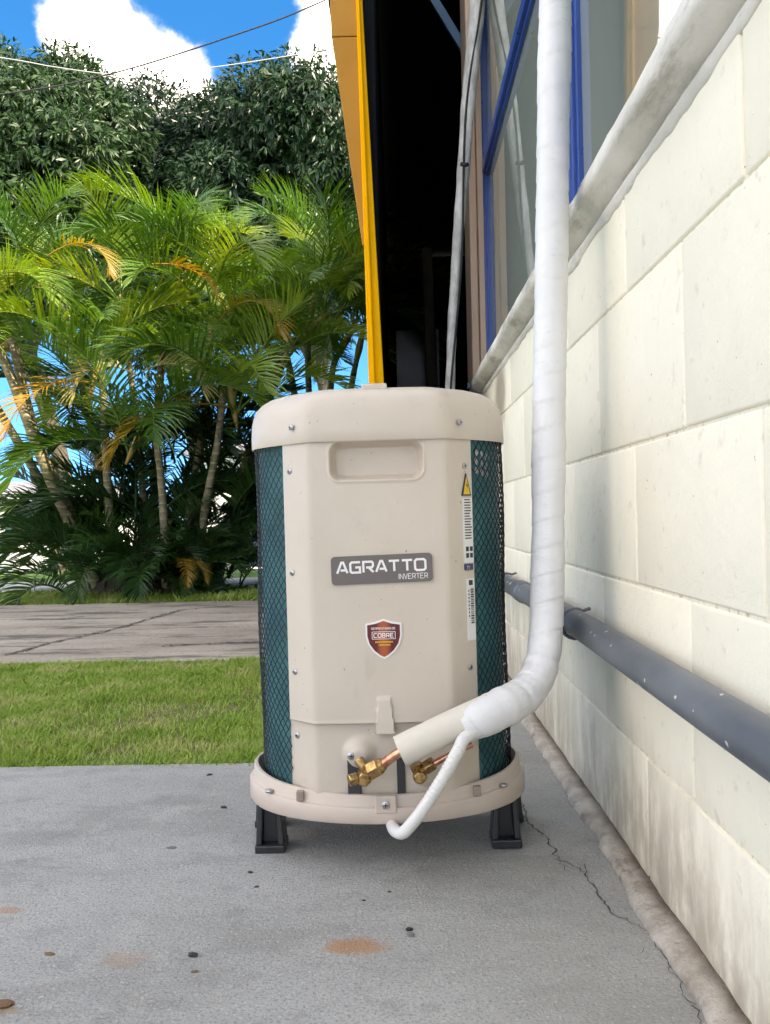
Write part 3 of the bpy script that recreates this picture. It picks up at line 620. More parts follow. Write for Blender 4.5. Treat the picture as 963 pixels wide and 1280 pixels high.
# ---- stickers
def flat_poly(poly, y, th=.0006):                           # outline in x,z facing -y
    return MB().loft([[(x, y, z) for x, z in poly], [(x, y - th, z) for x, z in poly]])
def rr_poly(cx, cz, hx, hz, r, n=6, rot=0):
    out = []
    for (sx_, sz_, a0) in ((1, 1, 0), (-1, 1, 90), (-1, -1, 180), (1, -1, 270)):
        for k in range(n + 1):
            a = R(a0 + 90 * k / n); out.append((sx_ * (hx - r) + r * math.cos(a), sz_ * (hz - r) + r * math.sin(a)))
    c, s = math.cos(rot), math.sin(rot); return [(cx + x * c - z * s, cz + x * s + z * c) for x, z in out]
STROKES = {
 'A': [[(0, 0), (.44, 1), (.62, 1), (1, 0)], [(.34, .27), (.86, .27)]], 'G': [[(1, .98), (.18, .98), (.04, .84), (.04, .14), (.18, .02), (.96, .02), (.96, .50), (.52, .50)]],
 'R': [[(.04, 0), (.04, .98), (.86, .98), (.97, .85), (.97, .58), (.86, .45), (.30, .45)], [(.55, .45), (1, 0)]], 'T': [[(0, .97), (1, .97)], [(.5, .97), (.5, 0)]],
 'O': [[(.16, 1), (.84, 1), (1, .86), (1, .14), (.84, 0), (.16, 0), (0, .14), (0, .86), (.16, 1)]], 'I': [[(.5, 0), (.5, 1)]], 'N': [[(0, 0), (0, 1), (1, 0), (1, 1)]],
 'V': [[(0, 1), (.5, 0), (1, 1)]], 'E': [[(1, 1), (0, 1), (0, 0), (1, 0)], [(0, .52), (.85, .52)]], 'C': [[(1, 1), (.15, 1), (0, .85), (0, .15), (.15, 0), (1, 0)]],
 'B': [[(0, 0), (0, 1), (.8, 1), (.95, .85), (.95, .65), (.8, .52), (0, .52)], [(.8, .52), (1, .36), (1, .14), (.84, 0), (0, 0)]], 'S': [[(1, 1), (.1, 1), (0, .9), (0, .6), (.1, .52), (.9, .5), (1, .4), (1, .1), (.9, 0), (0, 0)]],
 'P': [[(0, 0), (0, 1), (.9, 1), (1, .85), (1, .55), (.9, .42), (0, .42)]], 'D': [[(0, 0), (0, 1), (.75, 1), (1, .8), (1, .2), (.75, 0), (0, 0)]]}
def lettering(parent, text, x0, z0, wl, hl, gap, th, y, mat, rot=0, name='lettering', pivot=(0, 0)):
    mb = MB(); dy = 0; x = x0; c, s = math.cos(rot), math.sin(rot)
    def tr(px_, pz_): dx, dz = px_ - pivot[0], pz_ - pivot[1]; return (pivot[0] + dx * c - dz * s, pivot[1] + dx * s + dz * c)
    for ch in text:
        if ch == ' ': x += wl * .5; continue
        ww = wl * (.12 if ch == 'I' else 1)
        for st in STROKES[ch]:
            P = [Vector((x + p[0] * ww, z0 + p[1] * hl)) for p in st]; L_, Rr = [], []
            for i, p in enumerate(P):
                closed = (P[0] - P[-1]).length < 1e-6
                pa = P[i - 1] if i else (P[-2] if closed else p); pb = P[i + 1] if i < len(P) - 1 else (P[1] if closed else p)
                d1 = (p - pa).normalized() if (p - pa).length else (pb - p).normalized(); d2 = (pb - p).normalized() if (pb - p).length else d1
                n1 = Vector((-d1.y, d1.x)); n2 = Vector((-d2.y, d2.x)); nn = (n1 + n2).normalized(); k = th / 2 / max(.35, nn.dot(n1)); L_.append(p + nn * k); Rr.append(p - nn * k)
            dy += .000012
            vs = []
            for a, b in zip(L_, Rr):
                for q in (a, b): qx, qz = tr(q.x, q.y); vs.append((qx, y - dy, qz))
            mb.add(vs, [(2 * i, 2 * i + 1, 2 * i + 3, 2 * i + 2) for i in range(len(P) - 1)])
        x += ww + gap
    return mb.build(name, mat, parent)
PZ, PXC, ROT = .4085, .0035, R(1.0)
py_ = -.1408
plate = flat_poly(rr_poly(PXC, PZ, .0685, .0192, .0055, rot=ROT), -.1372, .0036).build('logo_plate', M['grey_plate'], unit)
tag(plate, 'grey name plate with white AGRATTO INVERTER lettering')
lettering(plate, 'AGRATTO', PXC - .0605, PZ - .0035, .0140, .0145, .0036, .0030, py_ - .0002, M['logo_white'], ROT, pivot=(PXC, PZ))
lettering(plate, 'INVERTER', PXC + .0225, PZ - .0145, .0042, .0068, .0013, .0008, py_ - .0002, M['logo_white'], ROT, pivot=(PXC, PZ))
# shield sticker
SX, SZ = .0035, .3145
def shield(k): return [(SX + x * k, SZ + z * k) for x, z in ((0, .0265), (.012, .0225), (.0245, .0205), (.0245, .004), (.0215, -.0075), (.0145, -.0175), (.006, -.0245), (0, -.0275), (-.006, -.0245), (-.0145, -.0175), (-.0215, -.0075), (-.0245, .004), (-.0245, .0205), (-.012, .0225))]
st = flat_poly(shield(1), -.1370, .0032).build('shield_sticker', M['logo_white'], unit); tag(st, 'red shield sticker reading COBRE')
m_obj = flat_poly([(x - SX, z) for x, z in shield(.9)], -.1402, .0003).build('shield_field', M['red'], st); m_obj.location.x = SX
flat_poly(rr_poly(SX, SZ + .0045, .0160, .0052, .001), -.1404, .0003).build('word_frame', M['logo_white'], st)
flat_poly(rr_poly(SX, SZ + .0045, .0152, .0045, .0008), -.1407, .0001).build('word_field', M['red'], st)
lettering(st, 'COBRE', SX - .0132, SZ + .0018, .0040, .0054, .0016, .0011, -.1409, M['logo_white'])
lettering(st, 'SERPENTINAS DE', SX - .0165, SZ + .0125, .0019, .0026, .0007, .0005, -.1406, M['logo_white'])
for k, (hw, dz) in enumerate(((.0115, -.0055), (.007, -.0095))):
    mb = MB(); x = SX - hw; r = random.Random(k)
    while x < SX + hw: ww = r.uniform(.0008, .0019); mb.add([(x, -.1406, SZ + dz), (x + ww, -.1406, SZ + dz), (x + ww, -.1406, SZ + dz + .0021), (x, -.1406, SZ + dz + .0021)], [(0, 1, 2, 3)]); x += ww + .0006
    mb.build('small_print', M['warn'], st)
# labels on the right flank (follow the flank plane)
fa = Vector((.1005, panel_y(.1005, .4), 0)); fb = Vector((.1305, panel_y(.1305, .4), 0)); fu = (fb - fa).normalized(); fn = Vector((fu.y, -fu.x, 0))
if fn.y > 0: fn = -fn
def flank(poly, off, name, mat, parent):
    mb = MB(); a = [fa + fu * u + fn * off + Vector((0, 0, z)) for u, z in poly]; b = [p - fn * .003 for p in a]
    return mb.loft([a, b]).build(name, mat, parent)
rect = lambda u0, u1, z0, z1: [(u0, z0), (u1, z0), (u1, z1), (u0, z1)]
U0, U1 = .0225, .0410
tri = flank([(U0 - .002, .505), (U1 - .002, .505), ((U0 + U1) / 2 - .002, .536)], .0022, 'warning_label', M['ink_and_slot'], unit); tag(tri, 'yellow and black warning triangle on the right flank')
flank([(U0 + .0005, .5068), (U1 - .0045, .5068), ((U0 + U1) / 2 - .002, .532)], .0024, 'warning_field', M['warn'], tri)
flank([(.0290, .519), (.0315, .527), (.0305, .5205), (.0325, .5205), (.0295, .510), (.0308, .5165)], .0026, 'bolt_mark', M['ink_and_slot'], tri)
lab = flank(rect(U0 - .0005, U1 - .001, .412, .502), .0022, 'rating_label', M['white_label'], unit)
r = random.Random(3); mb = MB()
def fl_rect(mb, u0, u1, z0, z1, off): mb.add([fa + fu * u + fn * off + Vector((0, 0, z)) for u, z in rect(u0, u1, z0, z1)], [(0, 1, 2, 3)])
for i in range(15): fl_rect(mb, U0 + .001, U0 + r.uniform(.012, .016), .4985 - i * .0038, .4985 - i * .0038 + .0016, .0025)
for i in range(4): fl_rect(mb, U0 + .002 + (i % 2) * .008, U0 + .008 + (i % 2) * .008, .428 - (i // 2) * .009, .4345 - (i // 2) * .009, .0025)
mb.build('small_print', M['ink_and_slot'], lab)
flank(rect(U0, U1 - .002, .402, .4105), .0022, 'blue_label', M['bluebar'], unit)
lab = flank(rect(U0 + .003, U1 - .001, .305, .390), .0022, 'barcode_label', M['white_label'], unit); mb = MB()
fl_rect(mb, U0 + .006, U0 + .014, .381, .388, .0025); z = .377
while z > .33: hh = r.choice((.0008, .0014, .0022)); fl_rect(mb, U0 + .009, U0 + .0155, z - hh, z, .0025); z -= hh + r.choice((.0008, .0012))
for i in range(8): fl_rect(mb, U0 + .0045, U0 + .0065, .372 - i * .005, .375 - i * .005, .0025)
mb.build('barcode', M['ink_and_slot'], lab)
# ---- brass valves
def hexnut(mb, a, b, r):
    a, b = Vector(a), Vector(b); mb.tube([a, a.lerp(b, .12), a.lerp(b, .88), b], [r * .86, r, r, r * .86], 6)
def valve(name, px, py, Y, sc, big):
    o = at(px, py, Y) - UC
    v = MB(); v.tube([o + Vector((0, .062, 0)) * 1, o + Vector((0, .0, 0))], .0085 * sc, 14)       # body through the panel
    v.tube([o + Vector((0, .004, 0)), o + Vector((0, -.013, 0)) * sc], [.0105 * sc] * 2, 16)
    par = v.build(name, M['brass'], unit, smooth=2)
    mb = MB(); hexnut(mb, o + Vector((0, -.009, 0)) * sc, o + Vector((0, -.021, 0)) * sc, .0098 * sc); mb.build('valve_cap', M['brass'], par, bevel=.0008)
    return o, par
# suction valve on the left
o, par = valve('service_valve', 457, 969, 1.182, 1.0, True)
nut = at(468, 962, 1.163) - UC; end = at(484, 953, 1.160) - UC; d = (end - nut).normalized()
mb = MB(); mb.tube([o + Vector((0, -.006, 0)), nut], .0075, 12); hexnut(mb, nut - d * .007, nut + d * .011, .0125); mb.tube([nut + d * .011, nut + d * .017], [.010, .0075], 12); mb.build('flare_nut', M['brass'], par, bevel=.0008)
a = at(448, 972, 1.166) - UC; b = at(439, 975, 1.162) - UC; mb = MB(); mb.tube([o + Vector((0, -.008, 0)), a], .0058, 10); hexnut(mb, a, b + (b - a) * .2, .0088); mb.build('port_cap', M['brass'], par, bevel=.0008)
mb = MB(); mb.tube([o + Vector((0, -.004, 0)), at(455, 957, 1.176) - UC, at(450, 950, 1.182) - UC], [.006, .0065, .007], 10); mb.build('valve_lug', M['brass'], par, smooth=2)
# liquid valve on the right
o2, par2 = valve('service_valve', 526, 968, 1.182, .9, False)
nut2 = at(537, 958, 1.168) - UC; end2 = at(556, 946, 1.166) - UC; d2 = (end2 - nut2).normalized()
mb = MB(); mb.tube([o2 + Vector((0, -.006, 0)), nut2], .006, 12); hexnut(mb, nut2 - d2 * .006, nut2 + d2 * .009, .0098); mb.build('flare_nut', M['brass'], par2, bevel=.0008)
mb = MB(); mb.tube([o2 + Vector((0, -.004, 0)), at(521, 956, 1.176) - UC], [.0075, .0085], 12); mb.build('valve_lug', M['brass'], par2, smooth=2)

# ------------------------------------------------------------------ insulated line set
line = tag(empty('insulated_pipe', at(686, 880, 1.27)), 'white tape wrapped insulated pipe rising beside the wall from the unit', 'insulated pipe')
LO = line.location
def Lp(mb): mb.v = [tuple(Vector(v) - LO) for v in mb.v]; return mb
sl = [at(500, 939, 1.150), at(535, 922, 1.152), at(575, 903, 1.157), at(615, 885, 1.165)]
pts = catmull(sl, 6)
Lp(MB().tube(pts, .0202, 24)).build('foam_sleeve', M['foam'], line, smooth=2)
c0 = nut + UC + d * .012; Lp(MB().tube([c0, c0.lerp(sl[0], .7), sl[0] + Vector((.02, .002, .009))], .0062, 14)).build('copper_tube', M['copper'], line, smooth=2)
c1 = nut2 + UC + d2 * .006; Lp(MB().tube([c1, at(556, 947, 1.166), at(590, 930, 1.175)], .0042, 12)).build('copper_tube', M['copper'], line, smooth=2)
tp = [at(578, 908, 1.157), at(602, 897, 1.160), at(630, 883, 1.176), at(655, 868, 1.205), at(674, 840, 1.235), at(682, 800, 1.258), at(684, 740, 1.27), at(685.5, 650, 1.275), at(687, 500, 1.28), at(690, 300, 1.28), at(693, 100, 1.285), at(695, -60, 1.29), at(697, -250, 1.30)]
pts = catmull(tp, 22); rad = []; acc = 0
for i, p in enumerate(pts):
    if i: acc += (p - pts[i - 1]).length
    r0 = .0232
    if i < 44: r0 = .0185 + .0065 * sstep(0, 14, i)
    lump = .0016 * mnoise.noise((acc * 14, 0, 3)) + (.0012 if acc < .3 else 0) * mnoise.noise((acc * 60, 1, 3))
    def rf(a, r0=r0, acc=acc, lump=lump):
        ph = (acc / .036 - a / (2 * math.pi)) % 1.0
        return r0 + lump + .0007 * (1 - ph) * (1 if ph > .04 else ph / .04) + .0008 * mnoise.noise((math.cos(a) * 1.5, math.sin(a) * 1.5, acc * 9))
    rad.append(rf)
# resample denser so the tape laps read
P2, R2 = [], []
for i in range(len(pts) - 1):
    for k in range(3):
        P2.append(pts[i].lerp(pts[i + 1], k / 3))
acc = 0; R2 = []
for i, p in enumerate(P2):
    if i: acc += (p - P2[i - 1]).length
    r0 = .0232 if acc > .17 else .0222 + .0030 * sstep(.0, .05, acc) - .0020 * sstep(.07, .19, acc)
    lump = .0012 * mnoise.noise((acc * 12, 0, 3)) + .0016 * mnoise.noise((acc * 70, 1, 3)) * (1 - sstep(.15, .40, acc))
    R2.append((lambda a, r0=r0, acc=acc, lump=lump: r0 + lump + .0010 * (1 - ((acc / .041 + .35 * mnoise.noise((acc * 9, 7, 7)) - a / (2 * math.pi)) % 1.0)) + .0009 * mnoise.noise((math.cos(a) * 1.5, math.sin(a) * 1.5, acc * 9))))
Lp(MB().tube(P2, R2, 28)).build('tape_wrap', M['tape'], line, smooth=True)
# drain hose leaving the wrap
hp = [at(604, 912, 1.158), at(582, 922, 1.135), at(572, 940, 1.128), at(553, 974, 1.130), at(530, 1010, 1.135), at(513, 1032, 1.140), at(503, 1041, 1.146), at(494, 1038, 1.165), at(490, 1030, 1.20), at(489, 1024, 1.24)]
pts = catmull(hp, 24); rad = [.0082 + (.0006 * math.sin(i * 2.1) if i < 96 else 0) for i in range(len(pts))]
tag(MB().tube(pts, rad, 16).build('drain_hose', M['hose'], None, True), 'thin white drain hose curling under the unit base', 'hose')

# ------------------------------------------------------------------ grey PVC pipe on the wall
PX, PZc = .2800, .302
pv = tag(empty('drain_pipe', (PX, 1.0, PZc)), 'dark grey plastic pipe running along the block wall', 'pipe')
n = 60; pts = [(0, -2.4 + i * 4.9 / n, .004 * math.sin(i * .22) - .005 * (1 - i / n)) for i in range(n + 1)]
MB().tube(pts, .0212, 24).build('pipe', M['pvc'], pv, True)
MB().tube([(0, .98, 0), (0, .985, 0), (0, 1.045, 0), (0, 1.05, 0)], [.0215, .0245, .0245, .0215], 24).build('coupling', M['pvc'], pv, smooth=2)
for y in (.42, 1.3):
    mb = MB(); mb.tube([(.024, y, .024)] + [(.0235 * math.cos(a), y, .0235 * math.sin(a)) for a in np.linspace(R(60), R(300), 14)] + [(.024, y, -.024)], .003, 6); mb.build('pipe_clip', M['pvc'], pv, True)

# ------------------------------------------------------------------ bits lying on the slab
def chip(px, py, s, mat, name, label, cat, seed, flat=.35):
    g = on_ground(px, py); r = random.Random(seed); bm = bmesh.new(); bmesh.ops.create_icosphere(bm, subdivisions=2, radius=1)
    for v in bm.verts: v.co *= 1 + .45 * mnoise.noise(v.co * 1.3 + Vector((seed, 0, 0))); v.co = Vector((v.co.x * s, v.co.y * s * .6, v.co.z * s * flat))
    me = bpy.data.meshes.new(name); bm.to_mesh(me); bm.free(); me.materials.append(mat); o = link(bpy.data.objects.new(name, me)); o.location = (g.x, g.y, s * flat * .7); o.rotation_euler = (0, 0, r.uniform(-.5, .5)); tag(o, label, cat)
chip(241, 1195, .0062, M['chip'], 'debris_chip', 'largest black chip lying alone on the left slab', 'debris', 1)
chip(262, 969, .0055, M['chip'], 'debris_chip', 'black chip on the slab just in front of the lawn', 'debris', 2)
chip(280, 1010, .006, M['chip'], 'debris_chip', 'black chip on the slab left of the unit base', 'debris', 3)
chip(313, 1091, .004, M['chip'], 'debris_chip', 'small black chip below the left foot of the unit', 'debris', 4)
chip(321, 1109, .0032, M['chip'], 'debris_chip', 'tiny black chip, the lower of two below the left foot', 'debris', 5)
chip(512, 1163, .0045, M['chip'], 'debris_chip', 'black chip right of the rust stain', 'debris', 6, .5)
chip(514, 1170, .0045, M['pebble'], 'pebble', 'grey pebble beside the black chip near the rust stain', 'pebble', 7, .6)
chip(455, 1126, .0026, M['chip'], 'debris_chip', 'tiny black speck on the slab above the rust stain', 'debris', 8)
chip(487, 1115, .0026, M['chip'], 'debris_chip', 'tiny black speck in front of the hanging drain hose', 'debris', 9)
chip(244, 1215, .0042, M['leaflet_brown'], 'leaf_scrap', 'brown leaf scrap below the largest black chip', 'leaf', 10, .2)
chip(215, 1060, .008, M['pebble'], 'pebble', 'flat grey flake on the slab left of the unit', 'pebble', 11, .15)
chip(2, 1257, .012, M['leaflet_brown'], 'dead_leaf', 'brown dead leaf at the left bottom corner', 'leaf', 12, .25)
chip(62, 1193, .006, M['leaflet_brown'], 'leaf_scrap', 'brown leaf scrap on the left part of the slab', 'leaf', 13, .2)

# ------------------------------------------------------------------ palms
def frond_mesh(name, a0, droop, L_, seed, mat, pairs=46, leaf=.36, vup=.5):
    r = random.Random(seed); n = 16; pts = [Vector((0, 0, 0))]; tans = []
    for i in range(n):
        s = (i + .5) / n; a = a0 - droop * s ** 1.4; t = Vector((math.cos(a), .06 * math.sin(s * 3 + seed), math.sin(a))).normalized(); tans.append(t); pts.append(pts[-1] + t * L_ / n)
    def pos(s):
        f = s * n; i = min(int(f), n - 1); return pts[i].lerp(pts[i + 1], f - i), tans[i]
    mb = MB(); mb.tube(pts, [.010 * (1 - .85 * i / n) + .001 for i in range(n + 1)], 5, False)
    for k in range(pairs):
        s = .20 + .80 * (k + .5) / pairs
        for side in (-1, 1):
            if r.random() < .04: continue
            p, t = pos(min(.999, s + r.uniform(-.008, .008))); lat = Vector((0, 0, 1)).cross(t).normalized() * side; up = t.cross(lat) * side
            if up.z < 0: up = -up
            ph = R(68 - 46 * s + r.uniform(-7, 7)); ll = leaf * (.55 + .75 * math.sin(math.pi * min(1, (s - .1) * .95 + .12)) ** .8) * (1.0 if s < .85 else 1 - (s - .85) * 2.2) * r.uniform(.85, 1.1)
            dv = (t * math.cos(ph) + lat * math.sin(ph) * .9 + up * vup * r.uniform(.6, 1.2)).normalized()
            w_ = .0100 * r.uniform(.7, 1.25); wd = (t - dv * t.dot(dv)).normalized(); q = p.copy(); vs = []; sag = r.uniform(.25, .75); segs = 4
            for j in range(segs + 1):
                f = j / segs; ww = w_ * (.5 + 1.2 * f if f < .35 else (1 - f) / .65 * .92 + .06)
                vs += [q + wd * ww, q - wd * ww]
                dd = (dv + Vector((0, 0, -1)) * sag * (f + .1) ** 1.3 * 1.3).normalized(); q = q + dd * ll / segs
            mb.add(vs, [(2 * j, 2 * j + 1, 2 * j + 3, 2 * j + 2) for j in range(segs)])
    me = bpy.data.meshes.new(name); me.from_pydata(mb.v, [], mb.f); me.polygons.foreach_set('use_smooth', [True] * len(me.polygons)); me.materials.append(mat); return me
UPF = [frond_mesh('frond', R(a), R(d), L_, i, M['palm']) for i, (a, d, L_) in enumerate(((80, 75, 1.25), (72, 95, 1.3), (60, 95, 1.35), (48, 100, 1.3), (35, 95, 1.25), (20, 90, 1.15), (66, 120, 1.4)))]
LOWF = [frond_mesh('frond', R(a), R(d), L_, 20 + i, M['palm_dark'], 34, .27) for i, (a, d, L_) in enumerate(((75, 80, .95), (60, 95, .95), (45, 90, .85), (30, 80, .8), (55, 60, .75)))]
YELF = [frond_mesh('frond', R(a), R(d), 1.15, 40 + i, M['palm_yellow'], 26, .28, .3) for i, (a, d) in enumerate(((25, 110), (5, 80)))]
CRMF = [frond_mesh('frond', R(a), R(d), .85, 50 + i, M['palm_cream'], 24, .30, .5) for i, (a, d) in enumerate(((30, 120), (12, 95)))]
def add_frond(me, parent, loc, az, tilt=0, sc=1):
    o = link(bpy.data.objects.new('frond', me), parent); o.location = loc; o.rotation_euler = Euler((random.gauss(0, .12), tilt, az), 'XYZ'); o.scale = (sc, sc, sc); return o
def palm_stem(root, pxs, Y, rad, nf, azb=None, dry=0, sc=1.0):
    P = [at(x, y, Y) for x, y in pxs]; P[0].z = -.05
    C = root.location; pts = catmull([p - C for p in P], 8); n = len(pts)
    rr = [rad * (1.25 - .45 * i / n) * (1 + (.07 if i % 3 == 0 else 0)) for i in range(n)]
    st = MB().tube(pts, rr, 10).build('stem', M['stem'], root, True)
    top = pts[-1]; ax = (pts[-1] - pts[-4]).normalized()
    MB().tube([top - ax * .02, top + ax * .10, top + ax * .24, top + ax * .34], [rad * .8, rad * 1.15, rad * .85, rad * .4], 10).build('crownshaft', M['shaft'], st, True)
    base_az = random.uniform(0, 6.28)
    for k in range(nf):
        i = min(len(UPF) - 1, int(k / nf * len(UPF))) if k % 4 else random.randrange(len(UPF))
        me = UPF[i]
        if dry and k >= nf - dry: me = random.choice(YELF)
        add_frond(me, st, top + ax * (.30 - .12 * k / nf), base_az + k * 2.4 + random.gauss(0, .2), random.gauss(0, .1), sc * random.uniform(.85, 1.1))
    return st, top
pc = at(190, 745, 6.2); pc.z = -.05
clump = tag(empty('areca_palm', pc), 'large clump of areca palms with ringed stems in front of the dark trees', 'palm')
STEMS = [  # picture course of each stem, distance, radius, fronds, dry fronds
    ([(125, 740), (105, 690), (72, 620), (39, 539), (2, 443), (-20, 380)], 6.05, .034, 8, 1), ([(120, 740), (95, 660), (45, 546), (18, 436), (10, 385)], 6.15, .034, 8, 1),
    ([(147, 742), (141, 698), (134, 592), (127, 450), (124, 400)], 6.1, .026, 8, 1), ([(208, 742), (207, 690), (201, 592), (190, 520), (184, 478)], 5.95, .024, 7, 0),
    ([(245, 742), (256, 641), (272, 556), (282, 468), (286, 430)], 6.1, .024, 8, 1), ([(180, 742), (178, 600), (170, 520), (158, 380)], 6.5, .024, 8, 0),
    ([(225, 742), (240, 620), (258, 500), (262, 400)], 6.5, .024, 8, 1), ([(270, 742), (290, 640), (314, 556), (341, 440)], 6.6, .03, 8, 0),
    ([(160, 742), (120, 560), (85, 400), (70, 330)], 6.6, .028, 8, 0), ([(190, 742), (195, 560), (205, 420), (212, 345)], 6.8, .028, 8, 0),
    ([(265, 742), (310, 600), (345, 460), (372, 380)], 6.9, .028, 8, 0), ([(110, 742), (60, 620), (-10, 500), (-50, 400)], 6.5, .03, 8, 1)]
for (c, Y, rd, nf, dry) in STEMS: palm_stem(clump, c[:-1] + [(c[-1][0], c[-1][1] + 45)], Y, rd, nf + 1, dry=dry, sc=.80)
for (px, py, Y, az, me, sc) in ((170, 468, 5.85, R(180), CRMF[0], .62), (178, 465, 5.85, R(8), CRMF[0], .6), (212, 705, 5.75, R(-25), YELF[0], .32), (225, 700, 5.7, R(-60), YELF[1], .3), (60, 320, 5.75, R(-20), YELF[0], .55), (190, 330, 5.9, R(10), YELF[1], .45)):
    add_frond(me, clump, at(px, py, Y) - pc, az, 0, sc)
for k in range(64):                                           # fronds of young stems filling the back of the clump
    a = random.uniform(0, 6.28); rr_ = random.uniform(.05, .62)
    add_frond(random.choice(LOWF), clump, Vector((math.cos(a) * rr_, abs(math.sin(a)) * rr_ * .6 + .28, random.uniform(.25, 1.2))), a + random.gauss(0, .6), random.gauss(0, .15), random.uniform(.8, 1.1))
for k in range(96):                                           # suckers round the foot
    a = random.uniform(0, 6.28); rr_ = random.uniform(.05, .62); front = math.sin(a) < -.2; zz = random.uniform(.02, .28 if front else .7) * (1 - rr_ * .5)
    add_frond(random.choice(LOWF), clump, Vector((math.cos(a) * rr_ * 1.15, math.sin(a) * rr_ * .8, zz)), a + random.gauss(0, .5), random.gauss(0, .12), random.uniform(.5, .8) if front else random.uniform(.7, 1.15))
for (px, py, az, sc) in ((150, 720, -90, .5), (140, 722, -150, .55), (155, 722, -40, .5), (148, 724, 200, .5), (146, 718, -100, .62)):
    add_frond(random.choice(LOWF), clump, at(px, py, 5.75) - pc, R(az), 0, sc)
mb = MB(); rings = []
for i in range(9):
    z = -.05 + i * .05; rings.append([(math.cos(t) * (.52 - .035 * i) * (1 + .25 * mnoise.noise((math.cos(t) * 3, math.sin(t) * 3, i * .8))), math.sin(t) * (.36 - .03 * i) * (1 + .25 * mnoise.noise((math.cos(t) * 3, math.sin(t) * 3, i * .8 + 9))), z) for t in np.linspace(0, 2 * math.pi, 40, endpoint=False)])
mb.loft(rings).build('root_mass', M['root'], clump, True)
mb = MB(); r = random.Random(5)
for k in range(160):
    a = r.uniform(0, 6.28); x, y = math.cos(a) * r.uniform(.1, .42), math.sin(a) * r.uniform(.1, .32); h = r.uniform(.2, .45); mb.tube([(x * .7, y * .7, h), (x, y, h * .5), (x * 1.15, y * 1.15, -.02)], [.004, .007, .006], 4, False)
tag(mb.build('aerial_roots', M['root'], clump), kind='stuff')
pc2 = at(400, 735, 7.6); pc2.z = -.06
clump2 = tag(empty('areca_palm', pc2), 'smaller palm clump behind the unit, right of the large clump', 'palm')
for (c, Y) in (([(390, 730), (385, 600), (360, 450), (350, 400)], 7.5), ([(400, 730), (405, 600), (415, 470), (425, 400)], 7.6), ([(410, 730), (420, 600), (440, 480), (446, 410)], 7.8), ([(395, 730), (390, 580), (385, 440), (390, 350)], 7.9), ([(385, 730), (360, 600), (330, 480), (315, 420)], 7.9)):
    palm_stem(clump2, c[:-1] + [(c[-1][0], c[-1][1] + 40)], Y, .028, 9, sc=.78)
for k in range(16):
    a = random.uniform(0, 6.28); add_frond(random.choice(LOWF), clump2, Vector((math.cos(a) * .3, math.sin(a) * .3, random.uniform(.1, .7))), a, 0, random.uniform(.7, 1.1))

# ------------------------------------------------------------------ mango trees
def mango(center, rad, nblob, ros, seed, label, trunk_xy):
    g = np.random.default_rng(seed); cx, cy, cz = center; tz = gz(trunk_xy[1])
    root = tag(empty('mango_tree', (trunk_xy[0], trunk_xy[1], tz)), label, 'tree', 'dark broadleaf trees behind the palms'); O = np.array(root.location)
    blobs = []
    for k in range(nblob):
        d = g.normal(0, 1, 3); d[1] = -abs(d[1]) if g.random() < .68 else d[1]; d /= np.linalg.norm(d); f = g.uniform(.45, .86)
        blobs.append((np.array(center) + d * np.array(rad) * f, g.uniform(.26, .44) * min(rad)))
    allv = []
    for c, r_ in blobs:
        n = int(ros * (r_ / 1.0) ** 2); d = g.normal(0, 1, (n, 3)); d /= np.linalg.norm(d, axis=1)[:, None]; d[:, 2] = np.where((d[:, 2] < -.3) & (g.random(n) < .6), -d[:, 2], d[:, 2])
        p = c + d * r_ * g.uniform(.62, 1.06, (n, 1)); nl = 10
        p = np.repeat(p, nl, 0); o = np.repeat(d, nl, 0); m_ = len(p)
        az = g.normal(0, 1, (m_, 3)); az /= np.linalg.norm(az, axis=1)[:, None]
        dr = o * .55 + az * .75 + np.array([0, 0, -.55]) * g.uniform(.3, 1.7, (m_, 1)); dr /= np.linalg.norm(dr, axis=1)[:, None]
        ll = g.uniform(.08, .19, (m_, 1)); sd_ = np.cross(dr, o + g.normal(0, .35, (m_, 3))); sd_ /= np.linalg.norm(sd_, axis=1)[:, None] + 1e-6
        nrm = np.cross(sd_, dr); wv_ = ll * g.uniform(.11, .16, (m_, 1))
        p0 = p + dr * .03; mid = p0 + dr * ll * .5 - nrm * ll * .03; tip = p0 + dr * ll + np.array([0, 0, -1]) * ll * g.uniform(0, .25, (m_, 1))
        q = np.stack([p0, mid + sd_ * wv_ + nrm * wv_ * .3, tip, mid - sd_ * wv_ + nrm * wv_ * .3], 1); allv.append(q)
    V = np.concatenate(allv).reshape(-1, 3) - O; n = len(V) // 4; b = np.arange(n)[:, None] * 4
    F = np.concatenate([b + np.array([0, 1, 2]), b + np.array([0, 2, 3])]); np_mesh('crown', V, F, M['mango'], root)
    tp = Vector((cx, cy, cz - rad[2] * .35)) - root.location; mb = MB(); mb.tube(catmull([(0, 0, -.1), (.1, 0, tp.z * .35), tuple(Vector((tp.x * .6, tp.y * .6, tp.z * .7))), tuple(tp)], 6), [.17 - .004 * i for i in range(19)], 12)
    tr = mb.build('trunk', M['bark'], root, True)
    for c, r_ in blobs[::2]:
        e = Vector(c) - root.location; s = tp * random.uniform(.6, .95); MB().tube(catmull([s, s.lerp(e, .5) + Vector((0, 0, .25)), e], 5), [.10 - .007 * i for i in range(11)], 7, False).build('limb', M['bark'], tr, True)
def T(px, py, Y): p = at(px, py, Y); return (p.x, p.y, p.z)
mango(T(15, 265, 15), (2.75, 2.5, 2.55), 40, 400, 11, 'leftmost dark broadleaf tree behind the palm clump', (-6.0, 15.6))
mango(T(215, 300, 17.5), (2.7, 2.4, 2.75), 40, 400, 12, 'middle broadleaf tree with the lower crown, under the white cloud', (-4.2, 18.3))
